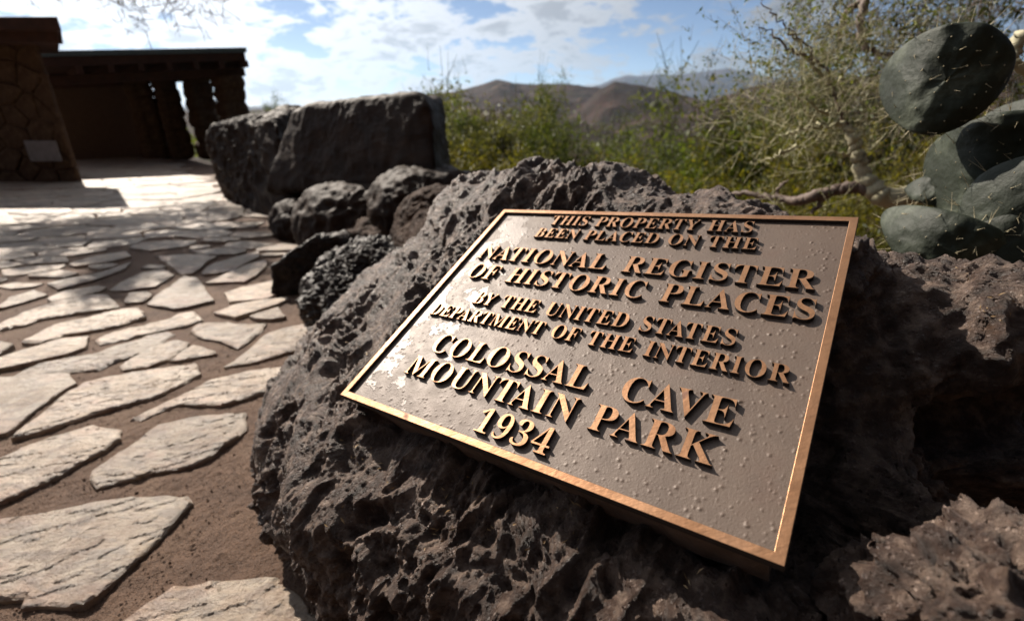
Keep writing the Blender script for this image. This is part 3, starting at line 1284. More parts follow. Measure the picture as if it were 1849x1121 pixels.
FOOT = [at(468, 900, 1.50), at(500, 975, 1.42), at(545, 1035, 1.33), at(620, 1090, 1.22), at(700, 1200, 1.02), at(900, 1300, 0.86), at(1200, 1350, 0.76), at(1500, 1300, 0.68)]
main_pts = [
    # under the plaque
    pl(0.30, 0.25, -0.060), pl(0.08, 0.25, -0.055), pl(0.52, 0.25, -0.070), pl(0.30, 0.42, -0.045), pl(0.08, 0.45, -0.04), pl(0.53, 0.45, -0.05),
    pl(0.05, 0.03, -0.055), pl(0.30, 0.02, -0.070), pl(0.57, 0.03, -0.085),
    # strip along the left edge, then the shoulder
    pl(-0.03, 0.10, -0.030), pl(-0.03, 0.30, -0.020), pl(-0.02, 0.50, -0.015),
    at(585, 700, 1.02), at(645, 575, 1.15), at(710, 480, 1.28), at(775, 410, 1.38), at(825, 345, 1.45),
    # rounded top behind the plaque
    pl(0.10, 0.55, 0.005), pl(0.30, 0.54, -0.015), pl(0.48, 0.52, -0.035), pl(0.60, 0.49, -0.045),
    at(880, 318, 1.40), at(960, 304, 1.36), at(1050, 326, 1.30), at(1150, 348, 1.22), at(1250, 374, 1.13), at(1340, 404, 1.05), at(1420, 430, 0.98), at(1500, 456, 0.93),
    back(880, 318, 1.40), back(960, 300, 1.36), back(1050, 326, 1.30), back(1150, 346, 1.22), back(1250, 372, 1.13), back(1340, 400, 1.05), back(1420, 428, 0.98), back(1500, 454, 0.93),
    back(800, 345, 1.45), back(1560, 456, 0.92), back(1640, 466, 0.98), back(1730, 490, 1.02), back(1849, 532, 1.02),
    # right of the plaque
    at(1560, 456, 0.92), at(1640, 464, 0.98), at(1730, 490, 1.02), at(1849, 534, 1.02), at(2050, 610, 1.0),
    # the side right of the plaque drops steeply into a dark hollow
    pl(PW + 0.035, 0.46, -0.12), pl(PW + 0.040, 0.33, -0.17), pl(PW + 0.045, 0.18, -0.22), pl(PW + 0.05, 0.05, -0.24),
    pl(PW + 0.11, 0.42, -0.28), pl(PW + 0.12, 0.25, -0.36), pl(PW + 0.12, 0.08, -0.36),
    at(1849, 650, 1.25), at(1849, 780, 1.18), at(1750, 620, 1.20), at(1590, 620, 1.08), at(1600, 760, 1.03), at(1700, 740, 1.14), at(1590, 890, 0.86), at(1700, 880, 1.0), at(1849, 900, 1.05), at(1600, 960, 0.82), at(1760, 950, 0.96),
    # knobs low on the right
    at(1500, 1060, 0.70), at(1590, 1060, 0.735), at(1700, 1090, 0.79), at(1800, 1080, 0.73), at(1849, 1010, 0.765), at(1960, 1060, 0.73), at(2000, 800, 1.12), at(1960, 700, 1.18), at(2150, 900, 1.08),
    # front below the lower edge
    front(1380, 1080, -0.03), front(1200, 1010, -0.015), front(1000, 930), front(850, 870), front(700, 800), front(630, 770),
    front(1100, 1100), front(900, 1020), front(720, 920), front(600, 860), front(540, 830),
    front(1300, 1180, -0.02), front(1000, 1180, -0.02), front(800, 1080, -0.01), front(650, 980, -0.01), front(560, 920, -0.01),
    # foot, turning under
    *FOOT,
    np.array([-0.60, 0.98, 0.0]), np.array([-0.66, 1.25, -0.02]), np.array([-0.30, 0.62, 0.0]), np.array([0.1, 0.36, 0.0]), np.array([0.6, 0.25, 0.0]),
    np.array([-0.50, 1.75, 0.0]), np.array([-0.1, 2.0, 0.0]), np.array([0.6, 1.8, 0.0]), np.array([1.2, 1.3, 0.0]), np.array([1.3, 0.7, 0.0]),
    np.array([0.2, 1.0, -0.1]),
]
boulder_main = star_rock('plaque_boulder', (0.15, 0.95, 0.30), main_pts, PN + np.array([-0.1, -0.35, 0.1]), 1250, 560, M['lava'], lava_disp, 0.10, math.pi * 0.80, clamp=keep_under_plaque)
tag(boulder_main, 'large pitted purple brown lava boulder carrying the bronze plaque', 'boulder')

# mortar bed between plaque and boulder
bed = MB()
Mp = Matrix(((PA[0], PB[0], PN[0], PO[0]), (PA[1], PB[1], PN[1], PO[1]), (PA[2], PB[2], PN[2], PO[2]), (0, 0, 0, 1)))
bedpts = jag([(0.012, 0.012), (PW - 0.014, 0.010), (PW - 0.012, PH - 0.012), (0.012, PH - 0.014)], 0.003, 0.03, random)
off = Vector(boulder_main.location)
bed.prism(bedpts, -0.075, -0.0125, Matrix.Translation(-off) @ Mp)
bed.build('mortar_bed', M['mortar'], boulder_main)
# ------------------------------------------------------------------ bronze plaque
plaque = empty('bronze_plaque')
plaque.matrix_world = Mp
tag(plaque, 'cast bronze plaque with raised lettering and polished border set on the lava boulder', 'plaque')
RAISE = 0.0060
TH = 0.012


def build_plate():
    V, F = [], []
    # relief blisters are real bumps: grid plate
    nx, ny = 620, 500
    b = 0.0095
    xs, ys = np.linspace(b - 0.001, PW - b + 0.001, nx), np.linspace(b - 0.001, PH - b + 0.001, ny)
    X, Y = np.meshgrid(xs, ys, indexing='ij')
    P = np.stack([X.ravel(), Y.ravel(), np.zeros(X.size)], -1)
    Z = fbm(P * 9, 3, 2) * 0.00035
    rr = np.random.RandomState(8)
    n = 5200
    cx = rr.uniform(0.01, PW - 0.01, n)
    cy = rr.uniform(0.01, PH - 0.01, n)
    # denser low and to the right, sparse near the upper left
    keep = rr.uniform(size=n) < 0.28 + 0.9 * np.clip(cx / PW * 0.55 + (1 - cy / PH) * 0.45, 0, 1)
    cx, cy = cx[keep], cy[keep]
    rad = 0.0006 + 0.0013 * rr.uniform(size=len(cx)) ** 3.0
    Zg = Z.reshape(nx, ny)
    dx, dy = xs[1] - xs[0], ys[1] - ys[0]
    for x0, y0, r0 in zip(cx, cy, rad):
        i0, i1 = int((x0 - 2 * r0 - xs[0]) / dx), int((x0 + 2 * r0 - xs[0]) / dx) + 2
        j0, j1 = int((y0 - 2 * r0 - ys[0]) / dy), int((y0 + 2 * r0 - ys[0]) / dy) + 2
        i0, j0 = max(i0, 0), max(j0, 0)
        i1, j1 = min(i1, nx), min(j1, ny)
        sx = (xs[i0:i1, None] - x0) / r0
        sy = (ys[None, j0:j1] - y0) / r0
        Zg[i0:i1, j0:j1] += 0.5 * r0 * np.exp(-(sx ** 2 + sy ** 2) * 1.1)
    P[:, 2] = Zg.ravel() - RAISE
    me = mesh_np('back_plate', P, grid_faces(nx, ny))
    o = link('back_plate', me, M['plate'], plaque)
    # body and mitred border, one casting
    fr = MB()
    w = 0.0098
    outer = [(0, 0), (PW, 0), (PW, PH), (0, PH)]
    inner = [(w, w), (PW - w, w), (PW - w, PH - w), (w, PH - w)]
    for i in range(4):
        j = (i + 1) % 4
        q = [outer[i], outer[j], inner[j], inner[i]]
        s = len(fr.v)
        for z in (-TH, 0.0):
            for p in q:
                fr.v.append((p[0], p[1], z))
        fr.f += [[s + 4, s + 5, s + 6, s + 7], [s, s + 3, s + 2, s + 1], [s, s + 1, s + 5, s + 4], [s + 2, s + 3, s + 7, s + 6]]
    me = bpy.data.meshes.new('border')
    import bmesh
    me.from_pydata(fr.v, [], fr.f)
    bm = bmesh.new()
    bm.from_mesh(me)
    bmesh.ops.remove_doubles(bm, verts=bm.verts, dist=1e-6)
    bmesh.ops.recalc_face_normals(bm, faces=bm.faces)
    bm.to_mesh(me)
    bm.free()
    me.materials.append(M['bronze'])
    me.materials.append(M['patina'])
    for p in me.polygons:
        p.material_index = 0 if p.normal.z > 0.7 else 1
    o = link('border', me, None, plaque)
    md = o.modifiers.new('bevel', 'BEVEL')
    md.width = 0.0006
    md.segments = 2
    md.limit_method = 'ANGLE'
    bk = MB().box((0.002, 0.002, -TH - 0.0015), (PW - 0.002, PH - 0.002, -TH + 0.004))
    bk.build('backing', M['plate'], plaque)


build_plate()


def bold(s):
    o = ''
    for ch in s:
        if 'A' <= ch <= 'Z':
            o += chr(0x1D400 + ord(ch) - 65)
        elif '0' <= ch <= '9':
            o += chr(0x1D7CE + ord(ch) - 48)
        else:
            o += ch
    return o


LETTER = {}


def raw_text(s, ext=0.0, bev=0.0):
    cu = bpy.data.curves.new('lettering', 'FONT')
    cu.body = bold(s)
    cu.size = 1.0
    cu.resolution_u = 4
    cu.offset = -0.011
    cu.extrude = ext
    cu.bevel_depth = bev
    cu.bevel_resolution = 1
    o = bpy.data.objects.new('lettering', cu)
    me = bpy.data.meshes.new_from_object(o)
    bpy.data.objects.remove(o)
    bpy.data.curves.remove(cu)
    return me


def xr(me):
    c = np.zeros(len(me.vertices) * 3)
    me.vertices.foreach_get('co', c)
    c = c.reshape(-1, 3)
    return c


wII = np.ptp(xr(raw_text('II'))[:, 0])


def glyph(ch):
    if ch not in LETTER:
        me = raw_text(ch)
        x = xr(me)
        two = xr(raw_text('I' + ch + 'I'))
        adv = np.ptp(two[:, 0]) - wII
        LETTER[ch] = (x[:, 0].min(), x[:, 0].max(), adv)
    return LETTER[ch]


CAPH = np.ptp(xr(raw_text('H'))[:, 1])


def letter_mesh(ch, sx, sy, depth):
    cu_me = raw_text(ch, 0.5, 0.0)
    c = xr(cu_me)
    x0 = glyph(ch)[0]
    c[:, 0] = (c[:, 0] - x0) * sx
    c[:, 1] = c[:, 1] * sy
    c[:, 2] = c[:, 2] / 1.0 * depth - depth / 2
    # cast letters are drafted: the foot a touch wider than the face
    ctr = (c[:, 0].min() + c[:, 0].max()) / 2
    cu_me.vertices.foreach_set('co', c.astype(np.float32).ravel())
    cu_me.update()
    cu_me.name = 'letter'
    cu_me.materials.clear()
    cu_me.materials.append(M['bronze'])
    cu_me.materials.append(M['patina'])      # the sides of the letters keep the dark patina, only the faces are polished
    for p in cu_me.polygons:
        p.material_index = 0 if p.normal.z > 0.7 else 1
        p.use_smooth = False
    return cu_me


def kern(a, b):
    pairs = {'AT': -.08, 'TA': -.08, 'AV': -.10, 'VA': -.10, 'PA': -.06, 'LA': 0.02, 'AL': .0, 'RT': -.02, 'TY': .0, 'BY': -.04, 'RK': 0.0, 'LO': -.02, 'AC': -.02, 'LY': -.05}
    return pairs.get(a + b, 0.0)


LINES = [  # text, baseline, cap height, left, right (mm), space width (em), condensing of glyph widths
    ('THIS PROPERTY HAS', 453.2, 27.0, 134.5, 484, 0.42),
    ('BEEN PLACED ON THE', 414.2, 26.0, 121.5, 498, 0.36),
    ('NATIONAL REGISTER', 342.2, 36.5, 36.5, 581, 0.52),
    ('OF HISTORIC PLACES', 289.0, 36.0, 44.5, 587, 0.44),
    ('BY THE UNITED STATES', 230.0, 27.0, 102, 514, 0.42),
    ('DEPARTMENT OF THE INTERIOR', 190.0, 25.0, 34.5, 580, 0.40),
    ('COLOSSAL CAVE', 118.0, 36.0, 95, 539, 0.80),
    ('MOUNTAIN PARK', 69.0, 35.0, 81, 533, 0.36),
    ('1934', 19.5, 34.0, 253, 363, 0.3),
]
for text, base, cap, x0, x1, sp in LINES:
    sy = cap / 1000 / CAPH
    pen, places = 0.0, []
    trk = 0.035
    for i, ch in enumerate(text):
        if ch == ' ':
            pen += sp
            continue
        g0, g1, adv = glyph(ch)
        if i and text[i - 1] != ' ':
            pen += kern(text[i - 1], ch)
        places.append((ch, pen + g0, pen + g1))
        pen += adv + trk
    tot = places[-1][2] - places[0][1]
    sx = (x1 - x0) / 1000 / tot
    first = places[0][1]
    meshes = {}
    for ch, a0, a1 in places:
        if ch not in meshes:
            meshes[ch] = letter_mesh(ch, sx, sy, RAISE + 0.0006)
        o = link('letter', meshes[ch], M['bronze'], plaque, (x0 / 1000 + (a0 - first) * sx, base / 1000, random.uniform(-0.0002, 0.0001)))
        o.rotation_euler.z = R(random.uniform(-0.5, 0.5))

# ------------------------------------------------------------------ the other rocks


def rough(amp, f, seed, facet=0.5):
    def fn(V):
        return (fbm(V * f, 4, seed) * amp + (ridged(V * f * 1.8, 3, seed + 9) - 1) * amp * facet
                + fbm(V * f * 7, 3, seed + 20, 0.6) * amp * 0.14)
    return fn


def box_pts(C, dx, dy, dz, rz, jit, rnd, taper=0.85):
    """control points of a rough block"""
    P = []
    ca, sa = math.cos(rz), math.sin(rz)
    for sx in (-1, 0, 1):
        for sy in (-1, 0, 1):
            for sz in (-1, 0, 1):
                k = abs(sx) + abs(sy) + abs(sz)
                if k == 0:
                    continue
                q = {1: 1.0, 2: 0.96, 3: 0.90}[k] * rnd.uniform(1 - jit, 1 + jit)
                tp = taper if sz > 0 else 1.0
                x, y, z = sx * dx / 2 * q * tp, sy * dy / 2 * q * tp, sz * dz / 2 * q
                P.append(np.array([C[0] + ca * x - sa * y, C[1] + sa * x + ca * y, C[2] + z]))
    return P


rb = random.Random(3)
def lift_pts(lst):
    return [at_y(px, py, Y) for px, py, Y in lst]


def plane3(a, b, c, C):
    a, b, c = (np.array(q) for q in (a, b, c))
    n = np.cross(b - a, c - a)
    n /= np.linalg.norm(n)
    if (a - C) @ n < 0:
        n = -n
    return a, n


def poly_rock(name, C, planes, nu, nv, mat, disp, p=16, axis=(0.1, -0.8, 0.5), parent=None):
    """block with flat split faces and worn edges, roughened along its normals"""
    C = np.array(C, float)
    ax = np.array(axis, float)
    ax /= np.linalg.norm(ax)
    e1 = np.cross(ax, [0.3, 1, 0.1])
    e1 /= np.linalg.norm(e1)
    e2 = np.cross(ax, e1)
    th = np.linspace(0, 2 * math.pi, nu, endpoint=False)
    ph = np.linspace(0.0005, math.pi - 0.0005, nv)
    T, Ph = np.meshgrid(th, ph, indexing='ij')
    T, Ph = T.ravel(), Ph.ravel()
    U = (np.cos(T) * np.sin(Ph))[:, None] * e1 + (np.sin(T) * np.sin(Ph))[:, None] * e2 + np.cos(Ph)[:, None] * ax
    acc = np.zeros(len(U))
    for pt, n in planes:
        d = (np.array(pt) - C) @ n
        acc += np.clip(U @ n / max(d, 1e-3), 0, None) ** p
    V = C + U * (acc ** (-1 / p))[:, None]
    N = grid_normals(V, nu, nv, True)
    sgn = np.sign(np.mean(np.sum(N * U, 1)))
    V = V + N * sgn * disp(V)[:, None]
    F = grid_faces(nu, nv, True)
    if sgn < 0:
        F = F[:, ::-1]
    loc = np.array([C[0], C[1], min(V[:, 2])])
    return link(name, mesh_np(name, V - loc, F), mat, parent, tuple(loc))


def nv(x, y, z):
    n = np.array([x, y, z], float)
    return n / np.linalg.norm(n)


# big brown block with a flat top just above eye level, sitting on the wall
C1 = (at_y(640, 255, 4.22) + at_y(660, 250, 5.2)) / 2
fp = plane3(at_y(520, 260, 4.75), at_y(785, 240, 3.70), at_y(640, 335, 4.12), C1)
right = (at_y(784, 240, 3.70), nv(0.93, 0.05, 0.05))
ly = np.cross(fp[1], [0, 0, 1])
ly = ly / np.linalg.norm(ly)
pls = [fp, right,
       plane3(at_y(560, 184, 4.70), at_y(745, 163, 3.86), at_y(745, 163, 3.86) + np.array([0.5, 0.9, 0.0]), C1),
       (at_y(762, 166, 3.78), nv(0.75, -0.1, 0.9)),
       (at_y(510, 230, 4.85), nv(-0.85, 0.2, 0.55)),
       (at_y(540, 190, 4.75), nv(-0.45, -0.1, 1.0)),
       (at_y(640, 366, 4.15), nv(0, -0.1, -1)),
       (at_y(560, 350, 4.5), nv(-0.3, -0.6, -0.9)),
       (at_y(660, 250, 5.3), nv(0.25, 1, 0.1))]
o = poly_rock('stone_block', C1, pls, 420, 240, M['boulder'], rough(0.014, 2.0, 201, 0.8))
tag(o, 'big dark brown stone block with a flat top on the wall beside the path', 'boulder')

C2 = (at_y(450, 270, 6.15) + at_y(470, 260, 7.4)) / 2
fp2 = plane3(at_y(385, 280, 7.05), at_y(525, 270, 5.02), at_y(470, 345, 5.7), C2)
pls = [fp2,
       plane3(at_y(375, 228, 7.4), at_y(520, 208, 5.2), at_y(520, 200, 6.2), C2),
       (at_y(366, 262, 7.4), nv(-1, -0.35, -0.2)),
       (at_y(372, 232, 7.35), nv(-0.8, -0.3, 0.7)),
       (at_y(520, 262, 5.7), nv(1, 0.25, 0)),
       (at_y(470, 425, 5.7), nv(0, 0, -1)),
       (at_y(400, 345, 6.9), nv(-0.75, -0.55, -0.35)),
       (at_y(470, 250, 7.6), nv(0.3, 1, 0.1))]
o = poly_rock('stone_block', C2, pls, 420, 240, M['boulder'], rough(0.035, 2.6, 231, 0.9), 12)
tag(o, 'long grey brown boulder with a jagged sunlit top at the far end of the wall', 'boulder')

# retaining wall below the block: individual stones
wall = empty('retaining_wall', (-1.9, 4.6, -0.14))
tag(wall, 'low rough stone wall under the big brown block along the path', 'wall')
mw = Matrix.Translation(-Vector(wall.location))
wallpts = [((625, 412), 4.15, 1.05, 0.42), ((745, 385), 3.65, 0.85, 0.36), ((545, 412), 4.65, 0.75, 0.36), ((690, 455), 3.60, 0.80, 0.36), ((590, 462), 4.05, 0.60, 0.24)]
for k, ((px, py), Y, sx, sz) in enumerate(wallpts):
    c = at_y(px, py, Y)
    pts = box_pts(c + np.array([0.77, 0.64, 0]) * (0.46 if py < 450 else 0.36) + np.array([0, 0, -0.02]), sx * 1.2, 0.55, sz * 1.15, R(-50 + rb.uniform(-9, 9)), 0.13, rb, 0.97)
    o = star_rock('stone', c, pts, (0.3, -0.8, 0.5), 90, 60, M['wallrock'] if k in (3,) else M['boulder'], rough(0.022, 4, 300 + k, 1.0), 0.035)
    o.parent = wall
    o.location = Vector(o.location) - Vector(wall.location)

core = MB()
core.prism([(-0.55, 3.85), (-0.1, 4.2), (-3.0, 7.6), (-3.7, 7.1)], -0.5, 0.36, mw)
core.build('wall_core', M['mortar'], wall)

# dark leaning slab (triangle) between the path and the boulder
CL = (at_y(565, 480, 3.0) + at_y(590, 470, 3.25)) / 2
pls = [(at_y(560, 470, 2.95), nv(0.30, -0.90, 0.22)), (at_y(540, 452, 3.02), nv(-0.62, 0.30, 0.72)), (at_y(500, 484, 3.05), nv(-0.85, -0.2, 0.1)),
       (at_y(622, 460, 2.9), nv(0.95, 0.1, 0.35)), (at_y(590, 418, 3.15), nv(0.1, 0.1, 1)), (at_y(580, 460, 3.35), nv(0, 1, 0.2)), (at_y(560, 540, 3.0), nv(0, 0, -1))]
o = poly_rock('leaning_rock', CL, pls, 180, 110, M['darkrock'], rough(0.010, 8, 401, 0.9), 18)
tag(o, 'small dark pointed rock leaning at the path edge below the stone wall', 'rock')

tp = lift_pts([(545, 548, 2.32), (560, 515, 2.4), (600, 480, 2.45), (640, 452, 2.5), (680, 430, 2.5), (720, 445, 2.3), (740, 480, 2.1), (700, 520, 2.0), (660, 560, 2.0), (610, 592, 2.05), (560, 575, 2.2),
               (620, 530, 2.14), (670, 490, 2.2), (600, 560, 2.1),
               (560, 540, 2.7), (620, 500, 2.9), (680, 470, 2.95), (740, 500, 2.6), (700, 560, 2.4), (640, 600, 2.3), (590, 600, 2.35)])
o = star_rock('dark_rock', np.mean(np.array(tp), 0), tp, (-0.3, -0.7, 0.6), 420, 260, M['darkrock'], rough(0.022, 7, 431, 1.1), 0.09)
tag(o, 'rough dark grey rock with a glinting surface just left of the plaque boulder', 'rock')

tp = lift_pts([(740, 400, 2.4), (790, 370, 2.4), (820, 360, 2.3), (830, 420, 2.1), (780, 460, 2.0), (735, 450, 2.2), (770, 410, 2.18),
               (760, 390, 2.8), (810, 400, 2.8), (800, 450, 2.6), (750, 440, 2.7)])
o = star_rock('orange_rock', np.mean(np.array(tp), 0), tp, (-0.3, -0.7, 0.6), 160, 100, M['wallrock'], rough(0.012, 9, 451, 0.7), 0.09)
tag(o, 'rusty orange brown rock in the gap between the wall and the plaque boulder', 'rock')

# out of focus rocks low in the right corner, close to the lens
def knob_disp(seed, k=1.0):
    def fn(V):
        return (fbm(V * 16, 3, seed) * 0.018 * k + (ridged(V * 34, 3, seed + 3) - 1) * 0.010 * k
                - np.clip(1 - worley(V * 36, seed) / 0.5, 0, 1) ** 0.8 * 0.014 * k + fbm(V * 120, 2, seed + 7) * 0.0015)
    return fn


rk = random.Random(9)
c = at(1860, 1135, 0.57)
o = star_rock('lava_rock', c + np.array([0, 0, -0.06]), box_pts(c + np.array([0, 0, -0.06]), 0.17, 0.15, 0.24, R(25), 0.10, rk, 0.8), (0, -0.4, 1), 300, 180, M['lava'], knob_disp(501, 1.25), 0.10)
tag(o, 'rough pitted lava rock catching the sun in the lower right corner', 'rock')
c = at(1600, 1015, 0.575)
o = star_rock('lava_rock', c + np.array([0, 0, -0.07]), box_pts(c + np.array([0, 0, -0.07]), 0.055, 0.06, 0.18, R(10), 0.12, rk, 0.6), (0, -0.4, 1), 200, 120, M['lava'], knob_disp(521, 0.9), 0.12)
tag(o, 'small sunlit lava knob just right of the lowest corner of the plaque', 'rock')

# ------------------------------------------------------------------ building on the left
random.seed(21)
GZ = -0.30


def stone_face(parent, x0, x1, z0, z1, to_world, cell, mat, depth=0.06, seed=1, minz=0.0):
    """irregular facing stones on a rectangle, each one a part; to_world maps (x,z,out) to local"""
    rnd = random.Random(seed)
    S = []
    for _ in range(6000):
        p = (rnd.uniform(x0, x1), rnd.uniform(z0, z1))
        k = cell * (0.75 + 0.5 * rnd.random())
        if all((p[0] - a) ** 2 * 0.8 + (p[1] - b) ** 2 * 1.2 > k * k for a, b in S):
            S.append(p)
    for sd_, poly in voronoi_cells(S, cell * 2.2, (0.9, 1.1)):
        poly = [(min(max(p[0], x0), x1), min(max(p[1], z0), z1)) for p in poly]
        poly = clean(poly, 0.02)
        if len(poly) < 3 or abs(poly_area(poly)) < 0.012:
            continue
        poly = inset(poly if poly_area(poly) > 0 else poly[::-1], 0.014)
        poly = jag(poly, 0.006, 0.09, rnd)
        me, c = slab_mesh('stone', poly, depth * rnd.uniform(0.6, 1.25), 0.016, 0.05, 0.012, rnd)
        cc = np.zeros(len(me.vertices) * 3)
        me.vertices.foreach_get('co', cc)
        cc = cc.reshape(-1, 3)
        w = np.array([to_world(a + c[0], b + c[1], h) for a, b, h in cc])
        ctr = w.mean(0)
        me.vertices.foreach_set('co', (w - ctr).astype(np.float32).ravel())
        me.update()
        link('stone', me, mat, parent, tuple(ctr))


bld = empty('stone_building', (-9.5, 9.0, GZ))
tag(bld, 'flat roofed stone building with rounded facing stones at the far end of the path', 'building')
bx0, bx1, by0, by1, bz1 = -14.5, -7.72, 9.05, 9.75, 2.02
b = MB().prism([(bx0 + 9.5, 0.05), (bx1 + 9.5, 0.05), (bx1 + 9.5 - 1.2, 1.35), (bx0 + 9.5, 1.35)], -0.3, bz1 - GZ)
b.build('wall', M['mortar'], bld)
stone_face(bld, -11.8, bx1, GZ, bz1, lambda x, z, h: (x + 9.5, 0.05 - h, z - GZ), 0.34, M['facestone'], 0.05, 5)
b = MB().prism([(bx0 + 9.2, -0.42), (-6.86 + 9.5, -0.42), (-8.4 + 9.5, 1.45), (bx0 + 9.2, 1.45)], 2.36, 2.54)
b.build('roof', M['wood'], bld, bevel=0.01)
b = MB().prism([(bx0 + 9.2, -0.30), (-7.05 + 9.5, -0.30), (-8.5 + 9.5, 1.40), (bx0 + 9.2, 1.40)], 2.20, 2.358)
b.build('eave_board', M['wood'], bld)
for i in range(5):
    b = MB().box((i * -0.95 + 1.0, -0.18, 2.06), (i * -0.95 + 1.14, 0.04, 2.198))
    b.build('rafter', M['wood'], bld)

sg = at_y(78, 273, 8.95)
sgn = MB().box((-0.27, -0.012, -0.17), (0.27, 0.012, 0.17))
o = sgn.build('wall_sign', M['sign'], bevel=0.004, loc=tuple(sg))
tag(o, 'small pale rectangular sign fixed to the stone building wall', 'sign')

# open shelter
shl = empty('open_shelter', (-8.6, 13.5, -0.40))
tag(shl, 'open shelter with a low flat roof, stone piers and dark interior', 'shelter')
LZ = Vector(shl.location)


def loc(p):
    return tuple(Vector(p) - LZ)


FL = np.array([-9.75, 11.95, 0.0])
FR = np.array([-6.92, 14.5, 0.0])
fd = (FR - FL) / np.linalg.norm(FR - FL)
bd = np.array([-fd[1], fd[0], 0.0])
zl, zr = CH + 0.0915 * 11.95, CH + 0.0965 * 14.5


def rp(s, t, z):
    """point: s along the front from left to right (m), t back from the front"""
    p = FL + fd * s + bd * t
    return (p[0], p[1], z)


LEN = float(np.linalg.norm(FR - FL))


def zroof(s):
    return zl + (zr - zl) * s / LEN


def skew_box(s0, s1, t0, t1, d0, d1, absz=None):
    m = MB()
    for s in (s0, s1):
        for t_ in (t0, t1):
            for d in (d0, d1):
                z = zroof(s) + d if absz is None else (absz if d == d0 and d0 is not None and absz is not None and d == d0 else zroof(s) + d)
                m.v.append(loc(rp(s, t_, z)))
    for q in ((0, 1, 3, 2), (4, 6, 7, 5), (0, 4, 5, 1), (2, 3, 7, 6), (0, 2, 6, 4), (1, 5, 7, 3)):
        m.f.append(list(q))
    return m


skew_box(-1.6, LEN, 0.0, 4.6, -0.11, -0.0).build('roof', M['fascia'], shl)
skew_box(-1.55, LEN - 0.05, 0.04, 4.55, -0.30, -0.114).build('fascia_board', M['wood'], shl)
for i in range(7):
    s = 0.2 + i * 0.58
    skew_box(s, s + 0.12, 0.02, 4.4, -0.46, -0.303).build('rafter', M['wood'], shl)
skew_box(-0.4, LEN + 0.02, 0.55, 0.80, -0.66, -0.463).build('beam', M['wood'], shl)
skew_box(-0.4, LEN + 0.02, 3.6, 3.85, -0.66, -0.463).build('beam', M['wood'], shl)


def pier(s, t_, w, z1, seed):
    c = rp(s, t_, 0)
    rnd = random.Random(seed)
    z = -0.45
    p = empty('pier')
    p.parent = shl
    p.location = loc((c[0], c[1], -0.45))
    k = 0
    while z < z1:
        h = rnd.uniform(0.30, 0.48)
        h = min(h, z1 - z + 0.02)
        cc = np.array([c[0] + rnd.uniform(-0.02, 0.02), c[1], z + h / 2])
        pts = box_pts(cc, w * rnd.uniform(0.95, 1.08), w * rnd.uniform(0.95, 1.08), h * 1.04, math.atan2(fd[1], fd[0]) + rnd.uniform(-0.1, 0.1), 0.07, rnd, 1.0)
        o = star_rock('stone', cc, pts, (0, 0, 1), 40, 28, M['facestone'], rough(0.02, 5, seed * 7 + k, 0.6), 0.10)
        o.parent = p
        o.location = Vector(o.location) - LZ - Vector(p.location)
        z += h
        k += 1


pier(LEN - 0.42, 0.75, 0.62, zr - 0.66, 51)
pier(LEN - 0.80, 2.5, 0.62, zr - 0.68, 52)
pier(LEN - 1.55, 2.9, 0.55, zr - 0.70, 53)
pier(LEN - 2.15, 3.2, 0.6, zr - 0.72, 54)
m = MB().box((0, 0, 0), (1, 1, 1))
skew = MB()
for s in (-1.5, LEN - 2.0):
    for t_ in (3.9, 4.2):
        for z in (-0.5, 1.95):
            skew.v.append(loc(rp(s, t_, z)))
for q in ((0, 1, 3, 2), (4, 6, 7, 5), (0, 4, 5, 1), (2, 3, 7, 6), (0, 2, 6, 4), (1, 5, 7, 3)):
    skew.f.append(list(q))
skew.build('back_wall', M['mortar'], shl)
# ------------------------------------------------------------------ plants
def grow(rs, p, d, L, r, depth, segs, tips, bend=0.25, up=0.08, split=3, ratio=0.62, level=0):
    n = 4 if level == 0 else 3
    for i in range(n):
        d = d + rs.normal(size=3) * bend
        d[2] += up
        d /= np.linalg.norm(d)
        q = p + d * (L / n)
        r2 = r * 0.82
        segs.append((p, q, r, r2, level))
        if depth > 0 and (i > 0 or level > 0):
            for _ in range(rs.poisson(split / n + 0.35)):
                s = d + rs.normal(size=3) * 0.75
                s /= np.linalg.norm(s)
                grow(rs, q, s, L * ratio * rs.uniform(0.7, 1.2), r2 * 0.6, depth - 1, segs, tips, bend, up, split, ratio, level + 1)
        p, r = q, r2
    tips.append((p, d, level))


